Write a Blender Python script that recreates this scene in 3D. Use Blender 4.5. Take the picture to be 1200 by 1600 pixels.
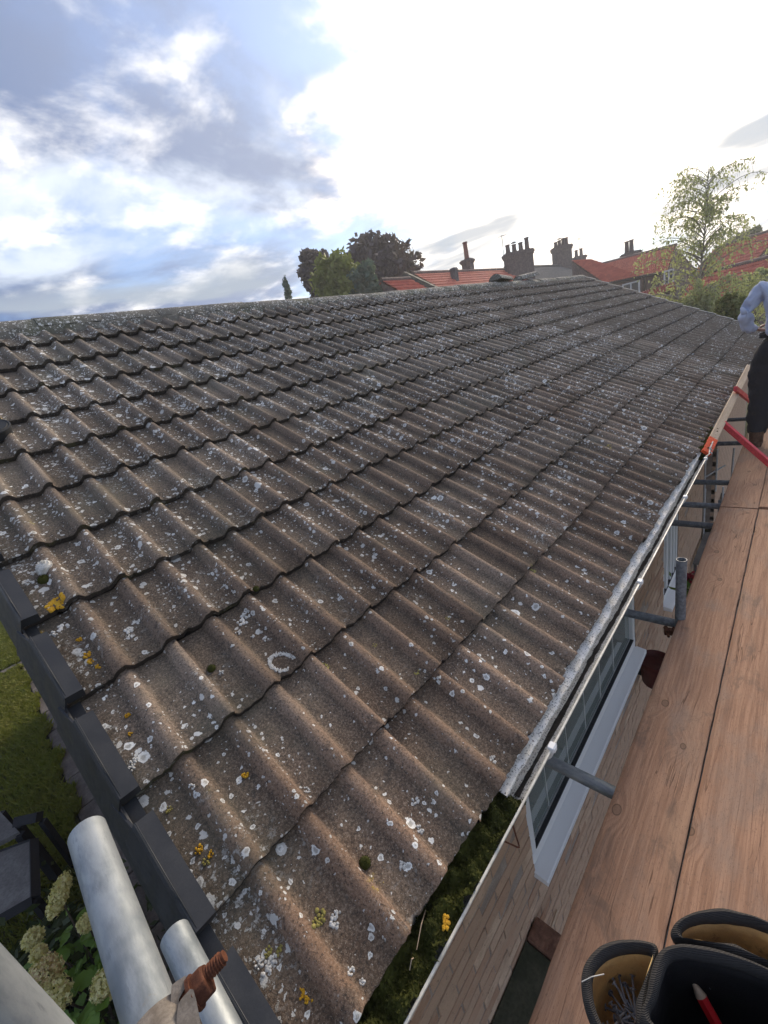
import bpy, bmesh, math, random
import numpy as np
from mathutils import Vector, Matrix, Euler, noise as mnoise
R = math.radians
random.seed(7); rng = np.random.default_rng(7)
for o in list(bpy.data.objects): bpy.data.objects.remove(o)
S = bpy.context.scene; COL = S.collection

# ------------------------------------------------------------------ camera
cam_d = bpy.data.cameras.new('camera'); cam = bpy.data.objects.new('camera', cam_d); COL.objects.link(cam)
CAM = Vector((.038383, -.539702, 1.224908))
cam.location = CAM; cam.rotation_euler = (1.219752, .219218, -.83095)
cam_d.sensor_fit = 'VERTICAL'; cam_d.sensor_height = 36; cam_d.lens = 655./1600*36
cam_d.clip_start = .02; cam_d.clip_end = 3000
S.camera = cam
FPX = 655.
MC = np.array(Euler(cam.rotation_euler).to_matrix())
def ray(x, y):
    d = MC @ np.array([(x-600)/FPX, (800-y)/FPX, -1.]); return d/np.linalg.norm(d)
def at(x, y, ax, v):
    """point of the place seen at a pixel of the photograph, on the plane axis = v"""
    d = ray(x, y); t = (v-CAM[ax])/d[ax]; return Vector(np.array(CAM)+t*d)

# ------------------------------------------------------------------ sky, sun, exposure
SUN_AZ, SUN_EL = 17., 26.
sd = Vector((math.cos(R(SUN_EL))*math.cos(R(SUN_AZ)), math.cos(R(SUN_EL))*math.sin(R(SUN_AZ)), math.sin(R(SUN_EL))))
W = bpy.data.worlds.new('World'); S.world = W; W.use_nodes = True
S.view_settings.view_transform = 'Standard'; S.view_settings.look = 'None'
S.view_settings.exposure = .82; S.view_settings.gamma = 1
S.view_settings.use_curve_mapping = False

class NT:
    """small node-tree writer"""
    def __init__(s, tree): s.t = tree; s.n = tree.nodes; s.l = tree.links
    def node(s, kind, **kw):
        n = s.n.new(kind)
        for k, v in kw.items(): setattr(n, k, v)
        return n
    def put(s, sock, v):
        if isinstance(v, bpy.types.NodeSocket): s.l.new(v, sock)
        elif v is not None:
            if hasattr(sock.default_value, '__len__') and not hasattr(v, '__len__'): v = [v]*len(sock.default_value)
            if hasattr(sock.default_value, '__len__') and len(sock.default_value) == 4 and len(v) == 3: v = (*v, 1)
            sock.default_value = v
    def math(s, op, a, b=None, c=None, clamp=False):
        n = s.node('ShaderNodeMath', operation=op, use_clamp=clamp)
        s.put(n.inputs[0], a); s.put(n.inputs[1], b); s.put(n.inputs[2], c); return n.outputs[0]
    def vmath(s, op, a, b=None):
        n = s.node('ShaderNodeVectorMath', operation=op); s.put(n.inputs[0], a); s.put(n.inputs[1], b)
        return n.outputs['Value'] if op in ('DOT_PRODUCT', 'LENGTH', 'DISTANCE') else n.outputs[0]
    def noise(s, vec, scale, detail=4, rough=.55, dist=0, out=0):
        n = s.node('ShaderNodeTexNoise'); s.put(n.inputs['Vector'], vec); s.put(n.inputs['Scale'], scale)
        s.put(n.inputs['Detail'], detail); s.put(n.inputs['Roughness'], rough); s.put(n.inputs['Distortion'], dist); return n.outputs[out]
    def voro(s, vec, scale, feature='F1', dim='3D'):
        n = s.node('ShaderNodeTexVoronoi', feature=feature, voronoi_dimensions=dim); s.put(n.inputs['Vector'], vec); s.put(n.inputs['Scale'], scale); return n
    def ramp(s, f, lo, hi, a=0., b=1., smooth=True):
        n = s.node('ShaderNodeMapRange'); n.interpolation_type = 'SMOOTHSTEP' if smooth else 'LINEAR'
        s.put(n.inputs['Value'], f); s.put(n.inputs['From Min'], lo); s.put(n.inputs['From Max'], hi)
        s.put(n.inputs['To Min'], a); s.put(n.inputs['To Max'], b); return n.outputs[0]
    def mix(s, f, a, b, blend='MIX'):
        n = s.node('ShaderNodeMix', data_type='RGBA', blend_type=blend)
        s.put(n.inputs[0], f); s.put(n.inputs[6], a); s.put(n.inputs[7], b); return n.outputs[2]
    def scale(s, vec, v):
        n = s.node('ShaderNodeVectorMath', operation='MULTIPLY'); s.put(n.inputs[0], vec); s.put(n.inputs[1], v); return n.outputs[0]
    def xyz(s, vec):
        n = s.node('ShaderNodeSeparateXYZ'); s.put(n.inputs[0], vec); return n.outputs
    def comb(s, x, y, z):
        n = s.node('ShaderNodeCombineXYZ'); s.put(n.inputs[0], x); s.put(n.inputs[1], y); s.put(n.inputs[2], z); return n.outputs[0]

SKY_OFF = (2.1, 4.4, .0); STREAK_OFF = 1.7
def build_world():
    t = NT(W.node_tree); t.n.clear()
    out = t.node('ShaderNodeOutputWorld'); bg = t.node('ShaderNodeBackground'); t.l.new(bg.outputs[0], out.inputs[0])
    sky = t.node('ShaderNodeTexSky', sky_type='NISHITA', sun_disc=False)
    sky.sun_elevation = R(SUN_EL); sky.sun_rotation = R(90-SUN_AZ); sky.air_density = 1.2; sky.dust_density = 1.0
    d = t.node('ShaderNodeTexCoord').outputs['Generated']
    x, y, z = t.xyz(d)
    zz = t.math('ADD', t.math('MAXIMUM', z, 0.), .17)
    p = t.comb(t.math('DIVIDE', x, zz), t.math('DIVIDE', y, zz), 0.)
    ps = t.vmath('ADD', p, SKY_OFF)
    n1 = t.noise(ps, 1.05, 8, .58, .35)
    n2 = t.noise(t.vmath('ADD', p, (7.3, 2.2, 1.)), 2.9, 7, .56, .15)
    n3 = t.noise(t.vmath('ADD', ps, (1.3, 9.2, 4.)), 1.15, 6, .56, .3)
    # level streaks low over the horizon
    az = t.math('ARCTAN2', y, x)
    st = t.noise(t.comb(t.math('MULTIPLY', az, 3.2), t.math('MULTIPLY', z, 17.), STREAK_OFF), 1., 4, .45, .25)
    low = t.math('MULTIPLY', t.ramp(z, .20, .28, 1., 0.), t.ramp(z, .07, .14))
    streak = t.math('MULTIPLY', t.ramp(st, .53, .66), low)
    base = t.mix(t.ramp(z, .02, .30, .55, .0), t.mix(1., sky.outputs[0], (.042, .060, .092), 'MULTIPLY'), (.62, .74, .84))
    thick = t.ramp(n3, .34, .50)
    ccol = t.mix(thick, (.49, .55, .65), (.078, .130, .265))
    veil = t.ramp(n1, .36, .58)
    c = t.mix(veil, base, ccol)
    puff = t.math('MULTIPLY', t.ramp(n2, .47, .72), .85)
    c = t.mix(puff, c, (1.0, .96, .90))
    glow = t.vmath('DOT_PRODUCT', d, tuple(sd))
    wob = t.math('MULTIPLY', t.math('SUBTRACT', t.math('ADD', t.math('MULTIPLY', n1, .7), t.math('MULTIPLY', n2, .5)), .6), .42)
    g1 = t.ramp(t.math('ADD', glow, wob), .875, .955)
    g0 = t.ramp(glow, .45, 1.0, 0., .30, False)
    c = t.mix(g0, c, (.90, .88, .85))
    c = t.mix(g1, c, (1.30, 1.16, .99))
    c = t.mix(t.math('MULTIPLY', streak, .85), c, (.29, .33, .38))
    g2 = t.ramp(glow, .955, 1.0)
    c = t.mix(1., c, t.mix(g2, (0, 0, 0), (1.9, 1.6, 1.2)), 'ADD')
    c = t.mix(t.ramp(z, .0, .085, 1., 0.), c, (.62, .64, .66))
    t.l.new(c, bg.inputs[0]); bg.inputs[1].default_value = 1.
build_world()
sl = bpy.data.lights.new('sun', 'SUN'); sl.energy = 1.25; sl.angle = R(17); sl.color = (1, .85, .68)
so = bpy.data.objects.new('sun', sl); COL.objects.link(so); so.rotation_euler = (-sd).to_track_quat('-Z', 'Y').to_euler()

# ------------------------------------------------------------------ materials
MATS = {}
def mat(name, build=None, base=(.5, .5, .5), rough=.7, metal=0., spec=.3):
    if name in MATS: return MATS[name]
    m = bpy.data.materials.new(name); m.use_nodes = True; t = NT(m.node_tree)
    b = t.n['Principled BSDF']; t.put(b.inputs['Base Color'], base); b.inputs['Roughness'].default_value = rough
    b.inputs['Metallic'].default_value = metal; b.inputs['Specular IOR Level'].default_value = spec
    if build: build(t, b)
    MATS[name] = m; return m
def pos(t): return t.node('ShaderNodeNewGeometry').outputs['Position']
def objc(t): return t.node('ShaderNodeTexCoord').outputs['Object']
def rnd(t): return t.node('ShaderNodeObjectInfo').outputs['Random']
def bump(t, b, h, strength=.5, dist=.01):
    n = t.node('ShaderNodeBump'); n.inputs['Strength'].default_value = strength; n.inputs['Distance'].default_value = dist
    t.put(n.inputs['Height'], h); t.l.new(n.outputs[0], b.inputs['Normal'])
def simple(c1, c2, sc=6., bs=.3, bd=.004, stretch=None, fine=60., obj=True, rnd_amt=.12, rough=.75):
    """mottled stone, paint or metal: two tones in soft patches, fine grain, a little change from piece to piece"""
    def f(t, b):
        p = objc(t) if obj else pos(t)
        r = rnd(t)
        p2 = t.vmath('ADD', p, t.comb(t.math('MULTIPLY', r, 37.), t.math('MULTIPLY', r, 11.), 0.))
        if stretch: p2 = t.scale(p2, stretch)
        n = t.noise(p2, sc, 5, .6); fn = t.noise(p2, fine, 3, .6)
        c = t.mix(t.ramp(n, .35, .65), c1, c2)
        c = t.mix(t.ramp(fn, .35, .7, 0., .5), c, tuple(v*.6 for v in c2))
        k = t.math('ADD', t.math('MULTIPLY', r, rnd_amt*2), 1-rnd_amt)
        hs = t.node('ShaderNodeHueSaturation'); t.put(hs.inputs['Value'], k); t.put(hs.inputs['Color'], c)
        t.l.new(hs.outputs[0], b.inputs['Base Color'])
        t.put(b.inputs['Roughness'], t.ramp(n, .3, .7, rough-.1, min(1, rough+.12)))
        bump(t, b, t.math('ADD', fn, t.math('MULTIPLY', n, .6)), bs, bd)
    return f

def lichens(t, p, c, dens):
    """crusty lichen: pale rosettes with a greyer middle, small dots and yellow ones, over colour c"""
    wob = t.noise(p, 55, 4, .65, out=1)
    q = t.vmath('ADD', p, t.scale(t.vmath('SUBTRACT', wob, (.5, .5, .5)), (.022, .022, .022)))
    tot = None
    for sc, rad, prob, ring in ((8., .18, .30, True), (15., .25, .48, True), (27., .30, .60, True), (48., .33, .52, True), (100., .34, .30, False)):
        v = t.voro(q, sc); dist = v.outputs['Distance']; cr = t.xyz(v.outputs['Color'])
        on = t.math('LESS_THAN', cr[0], t.math('MULTIPLY', dens, prob*1.6))
        r0 = t.math('MULTIPLY', t.math('ADD', t.math('MULTIPLY', cr[1], .75), .30), rad)
        body = t.math('MULTIPLY', on, t.ramp(dist, t.math('MULTIPLY', r0, .90), r0, 1., 0.))
        if ring:
            mid = t.ramp(dist, t.math('MULTIPLY', r0, .35), t.math('MULTIPLY', r0, .72), .72, 0.)
            mid = t.math('MULTIPLY', mid, t.math('GREATER_THAN', cr[2], .35))
            tone = t.mix(mid, t.mix(cr[2], (.62, .60, .55), (.86, .85, .80)), (.27, .25, .21))
        else:
            tone = t.mix(cr[2], (.42, .40, .36), (.72, .71, .67))
        c = t.mix(t.math('MULTIPLY', body, .92), c, tone)
        tot = body if tot is None else t.math('MAXIMUM', tot, body)
    sp = t.math('MULTIPLY', t.ramp(t.noise(p, 4.3, 3, .55), .53, .63), t.ramp(t.noise(q, 62, 5, .72), .55, .60))
    sp = t.math('MULTIPLY', sp, t.math('MINIMUM', dens, 1.))
    c = t.mix(t.math('MULTIPLY', sp, .85), c, t.mix(t.noise(p, 150, 2), (.42, .41, .36), (.80, .79, .74))); tot = t.math('MAXIMUM', tot, sp)
    v = t.voro(q, 6.5); cr = t.xyz(v.outputs['Color'])
    patch = t.math('MULTIPLY', t.math('LESS_THAN', cr[0], t.ramp(t.xyz(p)[0], .0, 1.2, .22, .05)), t.ramp(v.outputs['Distance'], .1, .2, 1., 0.))
    fl = t.ramp(t.noise(p, 60, 4, .65), .52, .58)
    yel = t.math('MULTIPLY', patch, fl)
    c = t.mix(yel, c, t.mix(cr[2], (.46, .27, .03), (.45, .40, .12)))
    return c, t.math('MAXIMUM', tot, yel)

def m_tile(t, b):
    p = pos(t); u, v, _ = t.xyz(t.node('ShaderNodeUVMap').outputs[0])
    r = rnd(t)
    big = t.noise(p, 1.1, 4, .55); med = t.noise(p, 9, 5, .62); fin = t.noise(p, 150, 4, .75); grit = t.noise(p, 330, 2, .6)
    X, Y, Z = t.xyz(p)
    up = t.math('ADD', t.math('MULTIPLY', Z, .36), t.math('MULTIPLY', X, .055))          # greyer weathering towards ridge and far end, partly distance haze put into the colour
    grey = t.ramp(t.math('ADD', t.math('ADD', t.math('MULTIPLY', big, .8), up), t.math('MULTIPLY', r, .18)), .32, 1.15)
    brown = t.mix(med, (.205, .120, .075), (.295, .184, .118))
    stone = t.mix(med, (.172, .138, .104), (.252, .212, .168))
    c = t.mix(grey, brown, stone)
    # darker tone towards the troughs, broken up by noise
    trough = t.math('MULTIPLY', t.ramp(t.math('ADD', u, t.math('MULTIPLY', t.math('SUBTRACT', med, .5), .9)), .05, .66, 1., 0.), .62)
    trough_col = t.mix(t.ramp(t.noise(p, 4.5, 4, .6), .35, .65), (.046, .036, .027), (.092, .077, .055))
    c = t.mix(trough, c, trough_col)
    blot = t.ramp(t.noise(p, 15, 6, .68, .4), .55, .68)
    c = t.mix(t.math('MULTIPLY', blot, .55), c, (.052, .047, .042))
    c = t.mix(t.ramp(fin, .50, .66, 0., .85), c, (.045, .038, .033)); c = t.mix(t.ramp(fin, .49, .36, 0., .55), c, (.36, .275, .205))
    c = t.mix(t.ramp(grit, .60, .72, 0., .75), c, (.42, .36, .29))
    gr = t.ramp(t.noise(p, 2.6, 4, .6), .5, .72, 0., .35)
    c = t.mix(gr, c, (.115, .118, .085))
    dens = t.math('MULTIPLY', t.ramp(t.noise(p, 3.1, 3, .6), .36, .66, .10, 1.2), t.ramp(up, .02, .55, .42, 1.12))
    dens = t.math('ADD', dens, t.ramp(X, .02, .16, .5, 0.))
    c, lm = lichens(t, p, c, dens)
    # lower edge and side face of each tile near black, olive in patches
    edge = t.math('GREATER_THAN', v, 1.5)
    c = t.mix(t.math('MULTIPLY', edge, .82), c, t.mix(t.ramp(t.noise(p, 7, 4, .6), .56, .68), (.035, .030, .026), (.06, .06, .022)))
    hs = t.node('ShaderNodeHueSaturation'); t.put(hs.inputs['Value'], t.math('ADD', t.math('MULTIPLY', r, .55), .74)); t.put(hs.inputs['Color'], c)
    t.l.new(hs.outputs[0], b.inputs['Base Color'])
    b.inputs['Roughness'].default_value = .88; b.inputs['Specular IOR Level'].default_value = .25
    h = t.math('ADD', t.math('ADD', t.math('MULTIPLY', fin, .55), t.math('MULTIPLY', grit, .35)), t.math('ADD', t.math('MULTIPLY', med, .9), t.math('MULTIPLY', lm, .35)))
    bump(t, b, h, .8, .005)
TILE = mat('concrete_tile', m_tile)

def m_ridge(t, b):
    p = pos(t); n = t.noise(p, 7, 5, .62); f = t.noise(p, 90, 4, .65)
    c = t.mix(n, (.13, .12, .10), (.23, .215, .18)); c = t.mix(t.ramp(t.noise(p, 2.5, 4), .5, .65, 0., .6), c, (.13, .135, .085))
    c = t.mix(t.ramp(f, .55, .7, 0., .7), c, (.06, .055, .048))
    c, lm = lichens(t, p, c, t.ramp(t.noise(p, 3, 3), .35, .65, .6, 1.5))
    t.l.new(c, b.inputs['Base Color']); bump(t, b, t.math('ADD', f, n), .6, .006); b.inputs['Roughness'].default_value = .9
RIDGE = mat('ridge_concrete', m_ridge)
MORTAR = mat('pale_mortar', simple((.80, .77, .71), (.60, .57, .52), 9, .7, .006, fine=80, obj=False))
WMORTAR = mat('wall_mortar', simple((.50, .41, .335), (.38, .305, .245), 9, .6, .004, fine=120, obj=False))

def m_brick(t, b):
    p = pos(t); r = rnd(t); q = t.vmath('ADD', p, t.comb(0., 0., t.math('MULTIPLY', r, 20.)))
    n = t.noise(t.scale(q, (1, 1, 1.6)), 14, 5, .62); f = t.noise(q, 160, 3, .7)
    c1 = t.mix(t.xyz(t.node('ShaderNodeTexWhiteNoise').outputs[1])[0] if 0 else r, (.42, .235, .145), (.70, .51, .355))
    c = t.mix(t.ramp(n, .35, .7), c1, (.50, .345, .235))
    c = t.mix(t.ramp(t.noise(q, 40, 5, .7), .58, .7, 0., .7), c, (.15, .095, .072))
    c = t.mix(t.ramp(f, .58, .72, 0., .5), c, (.11, .078, .062))
    t.l.new(c, b.inputs['Base Color']); bump(t, b, t.math('ADD', f, n), .6, .003); b.inputs['Roughness'].default_value = .9
BRICK = mat('buff_brick', m_brick)

def m_upvc_dirty(t, b):
    p = pos(t); n = t.noise(t.scale(p, (.7, 1, 1)), 26, 5, .7); f = t.noise(p, 150, 3, .7)
    c = t.mix(t.ramp(n, .38, .62), (.90, .87, .81), (.72, .69, .62))
    c = t.mix(t.ramp(f, .55, .62, 0., .9), c, (.10, .09, .075))
    c = t.mix(t.ramp(t.noise(p, 60, 4, .7), .6, .68, 0., .7), c, (.10, .09, .08))
    nz = t.xyz(t.node('ShaderNodeNewGeometry').outputs['Normal'])
    t.l.new(c, b.inputs['Base Color']); bump(t, b, t.math('ADD', f, n), .7, .003); b.inputs['Roughness'].default_value = .75
GUT_IN = mat('gutter_inside_crusted', m_upvc_dirty)
GUT = mat('gutter_cream_plastic', simple((.72, .70, .62), (.60, .58, .50), 8, .1, .001, rnd_amt=.03, rough=.45))
UPVC = mat('white_plastic', base=(.86, .86, .84), rough=.38)
SILL = mat('sill_plastic', base=(.88, .88, .86), rough=.42)
CAPM = mat('grey_dry_verge_plastic', simple((.032, .034, .038), (.044, .046, .050), 14, .25, .0006, fine=240, rnd_amt=.1, rough=.48))
RUBBER = mat('black_rubber', simple((.030, .032, .034), (.045, .047, .048), 8, .1, .001))
BLACK = mat('black_paint', simple((.015, .015, .017), (.025, .025, .027), 8, .2, .001))
SILT = mat('gutter_silt', simple((.055, .045, .038), (.028, .024, .020), 30, 1., .006, fine=150, obj=False))
def m_glass(t, b):
    b.inputs['Base Color'].default_value = (.50, .57, .54, 1); b.inputs['Roughness'].default_value = .03
    b.inputs['Transmission Weight'].default_value = .62; b.inputs['IOR'].default_value = 1.5; b.inputs['Specular IOR Level'].default_value = .6
GLASS = mat('window_glass', m_glass)
DARKROOM = mat('room_interior', simple((.46, .47, .42), (.36, .37, .32), 3, .0, .001, obj=False))
ROOMSILL = mat('room_sill_board', simple((.50, .53, .52), (.44, .47, .46), 3, .0, .001))

def m_galv(t, b):
    p = objc(t); r = rnd(t); q = t.vmath('ADD', p, t.comb(0., 0., t.math('MULTIPLY', r, 9.)))
    n = t.noise(t.scale(q, (1, 1, .35)), 38, 5, .62); sp = t.voro(q, 130).outputs['Distance']; big = t.noise(q, 7, 4, .6)
    c = t.mix(t.ramp(n, .35, .68), (.38, .405, .415), (.215, .24, .255))
    c = t.mix(t.ramp(big, .48, .68, 0., .6), c, (.47, .49, .485))
    sc = t.noise(t.scale(t.vmath('ADD', q, (3, 1, 2)), (1, 1, .22)), 120, 4, .7)
    c = t.mix(t.ramp(sc, .60, .70, 0., .65), c, (.22, .24, .25))
    c = t.mix(t.ramp(t.noise(q, 24, 6, .75, .6), .62, .70, 0., .55), c, (.27, .25, .22))
    c = t.mix(r, c, t.mix(.8, c, (.86, .88, .88), 'MULTIPLY'))
    t.l.new(c, b.inputs['Base Color']); b.inputs['Metallic'].default_value = .4
    t.put(b.inputs['Roughness'], t.ramp(n, .3, .7, .42, .62)); bump(t, b, t.math('ADD', t.math('MULTIPLY', sp, .3), t.math('ADD', n, sc)), .22, .0012)
GALV = mat('galvanised_steel', m_galv)
GALVD = mat('weathered_grey_steel', simple((.185, .20, .21), (.125, .135, .145), 30, .25, .001, rnd_amt=.2, rough=.5))
RUST = mat('rusty_steel', simple((.175, .062, .028), (.085, .030, .016), 90, .6, .0008, fine=500, rough=.8))
PLATE = mat('worn_steel_plate', simple((.30, .255, .205), (.20, .165, .13), 60, .4, .0006, fine=400, rough=.55))

def m_board(t, b):
    p = objc(t); r = rnd(t); off = t.comb(t.math('MULTIPLY', r, 91.), t.math('MULTIPLY', r, 3.7), t.math('MULTIPLY', r, 17.))
    q = t.vmath('ADD', p, off)
    # knots bend the grain round themselves
    kv = t.voro(t.scale(q, (1., 1.55, 1.)), 3.0, dim='2D'); kd = kv.outputs['Distance']; kc = t.xyz(kv.outputs['Color'])
    kon = t.math('LESS_THAN', kc[0], .5)
    kr = t.math('ADD', t.math('MULTIPLY', kc[1], .030), .030)
    kf = t.math('MULTIPLY', kon, t.ramp(kd, 0., .34, 1., 0.))
    warp = t.noise(t.scale(q, (.8, 3.2, 1.)), 2.2, 3, .5)
    yy = t.math('ADD', t.xyz(q)[1], t.math('ADD', t.math('MULTIPLY', warp, .035), t.math('MULTIPLY', kf, .04)))
    g = t.comb(t.math('MULTIPLY', t.xyz(q)[0], .035), yy, t.math('MULTIPLY', t.xyz(q)[2], .4))
    rings = t.noise(g, 85, 3, .55); fib = t.noise(t.scale(q, (.02, 1., 1.)), 420, 3, .6)
    c = t.mix(t.ramp(rings, .34, .70), (.475, .275, .170), (.335, .185, .112))
    c = t.mix(t.ramp(fib, .45, .70, 0., .55), c, (.24, .135, .088))
    blot = t.noise(t.scale(q, (.55, 1.1, 1.)), 5.5, 5, .62)
    c = t.mix(t.ramp(blot, .48, .72, 0., .60), c, (.30, .225, .175))
    c = t.mix(t.ramp(t.noise(t.scale(q, (.35, 1., 1.)), 3.1, 4, .6), .55, .72, 0., .5), c, (.50, .32, .20))
    dirt = t.ramp(t.noise(t.scale(q, (.4, 1., 1.)), 9, 6, .72, .5), .53, .68, 0., .55)
    c = t.mix(dirt, c, (.15, .11, .085)); c = t.mix(t.ramp(t.noise(t.scale(q, (.35, 1., 1.)), 240, 4, .75), .52, .70, 0., .6), c, (.18, .11, .075))
    c = t.mix(t.ramp(t.noise(q, 6, 4, .6, .8), .68, .74, 0., .4), c, (.42, .12, .085))
    crack = t.ramp(t.math('ABSOLUTE', t.math('SUBTRACT', t.noise(t.scale(q, (.05, 1., 1.)), 24, 3, .5), .5)), 0., .012, 1., 0.)
    c = t.mix(t.math('MULTIPLY', crack, t.ramp(t.noise(q, 3, 2), .5, .62, 0., .8)), c, (.12, .065, .04))
    kin = t.math('MULTIPLY', kon, t.ramp(kd, t.math('MULTIPLY', kr, .8), t.math('MULTIPLY', kr, 1.25), 1., 0.))
    kring = t.math('MULTIPLY', kon, t.ramp(t.math('ABSOLUTE', t.math('SUBTRACT', kd, t.math('MULTIPLY', kr, 1.2))), 0., .014, 1., 0.))
    c = t.mix(t.math('MULTIPLY', kin, .75), c, t.mix(t.noise(q, 130, 3), (.30, .18, .115), (.17, .105, .07)))
    c = t.mix(t.math('MULTIPLY', kring, .8), c, (.10, .062, .042))
    hs = t.node('ShaderNodeHueSaturation'); t.put(hs.inputs['Value'], t.math('ADD', t.math('MULTIPLY', r, .16), .92)); t.put(hs.inputs['Color'], c)
    t.l.new(hs.outputs[0], b.inputs['Base Color']); b.inputs['Roughness'].default_value = .78; b.inputs['Specular IOR Level'].default_value = .2
    bump(t, b, t.math('ADD', t.math('MULTIPLY', rings, .6), t.math('SUBTRACT', fib, t.math('MULTIPLY', crack, 1.5))), .45, .0016)
BOARD = mat('scaffold_board_timber', m_board)
PALE = mat('fresh_sawn_timber', simple((.60, .47, .34), (.50, .37, .25), 18, .3, .001, stretch=(.06, 1, 1), fine=220))
RED = mat('red_paint', simple((.80, .085, .095), (.72, .07, .08), 9, .1, .001, rnd_amt=.03, rough=.4))
ORANGE = mat('orange_paint', simple((.75, .10, .02), (.60, .06, .015), 60, .1, .001, rough=.55))
ROPE = mat('white_cord', simple((.66, .64, .58), (.50, .48, .43), 60, .3, .001))

def leafmat(name, c1, c2, trans=.25, rough=.55):
    def f(t, b):
        r = t.noise(pos(t), 3.2, 3, .6); n = t.noise(pos(t), 26, 3)
        c = t.mix(t.math('ADD', t.math('MULTIPLY', r, .6), t.math('MULTIPLY', n, .4)), c1, c2)
        t.l.new(c, b.inputs['Base Color']); b.inputs['Roughness'].default_value = rough
        tr = t.node('ShaderNodeBsdfTranslucent'); t.put(tr.inputs[0], t.mix(1., c, (1.2, 1.3, .6), 'MULTIPLY'))
        m = t.node('ShaderNodeMixShader'); m.inputs[0].default_value = trans
        o = t.n['Material Output']; t.l.new(b.outputs[0], m.inputs[1]); t.l.new(tr.outputs[0], m.inputs[2]); t.l.new(m.outputs[0], o.inputs[0])
    return mat(name, f)
MOSS = leafmat('green_moss', (.007, .010, .003), (.095, .10, .014), .1, .9)
GRASS = leafmat('lawn_grass', (.13, .20, .028), (.29, .24, .085), .3, .6)
HLEAF = leafmat('hydrangea_leaf', (.075, .165, .022), (.20, .30, .055), .3, .5)
HFLOW = leafmat('cream_floret', (.62, .56, .24), (.76, .72, .42), .25, .7)
HFLOWB = leafmat('browning_floret', (.45, .31, .16), (.58, .46, .26), .2, .75)
BEECH = leafmat('copper_beech_leaf', (.080, .060, .066), (.145, .11, .115), .25)
CONIF = leafmat('yellow_green_conifer_leaf', (.15, .19, .035), (.33, .34, .09), .2)
BLUEG = leafmat('blue_green_leaf', (.095, .14, .105), (.16, .21, .16), .2)
BIRCH = leafmat('birch_leaf', (.34, .36, .24), (.50, .50, .36), .5)
HEDGE = leafmat('hedge_leaf', (.12, .16, .05), (.27, .27, .11), .25)
BARK = mat('bark', simple((.12, .095, .075), (.07, .055, .045), 12, .7, .01, obj=False))
BBARK = mat('pale_birch_bark', simple((.46, .43, .38), (.28, .26, .23), 8, .5, .005, obj=False))
SOIL = mat('soil', simple((.045, .034, .025), (.025, .02, .015), 9, 1., .02, obj=False))
def m_ground(t, b):
    p = pos(t); n = t.noise(p, .6, 5); f = t.noise(p, 40, 4, .7)
    c = t.mix(n, (.075, .085, .028), (.12, .105, .045)); c = t.mix(t.ramp(f, .5, .7, 0., .6), c, (.05, .045, .02))
    t.l.new(c, b.inputs['Base Color']); bump(t, b, f, .8, .02); b.inputs['Roughness'].default_value = .95
GROUND = mat('rough_grass_ground', m_ground)
SLAB = mat('concrete_slab', simple((.20, .175, .155), (.115, .10, .09), 5, .5, .004, fine=60, obj=False, rnd_amt=.15))
SLATE = mat('slate', simple((.17, .165, .155), (.115, .11, .105), 6, .3, .004, rnd_amt=.1))
def m_pan(t, b):
    p = pos(t); n = t.noise(p, 2.2, 4, .6); f = t.voro(t.scale(p, (4., 4., 4.)), 1.).outputs['Color']; k = t.xyz(f)[0]
    c = t.mix(k, (.64, .19, .12), (.50, .135, .09)); c = t.mix(t.ramp(n, .5, .75, 0., .5), c, (.46, .16, .105))
    t.l.new(c, b.inputs['Base Color']); b.inputs['Roughness'].default_value = .75
PANT = mat('red_clay_pantile', m_pan)
FBRICK = mat('old_far_brick', simple((.24, .165, .14), (.16, .115, .10), 6, .5, .01, obj=False, fine=9))
FBRICK2 = mat('sooty_chimney_brick', simple((.19, .15, .138), (.115, .095, .092), 7, .6, .01, obj=False, fine=12))
POT = mat('clay_chimney_pot', simple((.15, .105, .092), (.095, .072, .068), 5, .3, .004))
POTR = mat('red_chimney_pot', simple((.30, .115, .085), (.22, .085, .062), 5, .3, .004))
LEAD = mat('lead', simple((.15, .155, .165), (.10, .105, .11), 7, .2, .003))
WPAINT = mat('white_paint', simple((.76, .76, .73), (.68, .68, .66), 4, .1, .001))
DGLASS = mat('dark_glass', base=(.02, .024, .028), rough=.08, spec=.6)
SKIN = mat('skin', simple((.50, .29, .21), (.44, .24, .17), 20, .1, .001, rough=.5))
def m_cloth(c1, c2, fine):
    def f(t, b):
        p = objc(t); n = t.noise(t.scale(p, (1, 1, .5)), 9, 4, .6, .6); w = t.noise(p, fine, 3)
        t.l.new(t.mix(n, c1, c2), b.inputs['Base Color']); bump(t, b, t.math('ADD', n, t.math('MULTIPLY', w, .1)), .9, .03); b.inputs['Roughness'].default_value = .9
    return f
SHIRT = mat('pale_blue_shirt', m_cloth((.54, .60, .74), (.45, .51, .66), 300))
TROUS = mat('black_trousers', m_cloth((.018, .018, .022), (.030, .030, .036), 300))
LEATH = mat('brown_leather', simple((.12, .062, .035), (.075, .038, .022), 20, .3, .002))
HAIR = mat('dark_hair', simple((.03, .022, .016), (.05, .036, .026), 60, .6, .003, stretch=(1, 1, .2)))
def m_suede(t, b):
    p = objc(t); n = t.noise(p, 16, 5, .62); f = t.noise(p, 300, 3, .7)
    c = t.mix(t.ramp(n, .35, .66), (.68, .46, .19), (.46, .29, .125)); c = t.mix(t.ramp(t.noise(p, 34, 5, .7), .55, .68, 0., .75), c, (.10, .055, .032))
    t.l.new(c, b.inputs['Base Color']); bump(t, b, t.math('ADD', n, f), .5, .001); b.inputs['Roughness'].default_value = .85
SUEDE = mat('tan_suede', m_suede)
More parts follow.
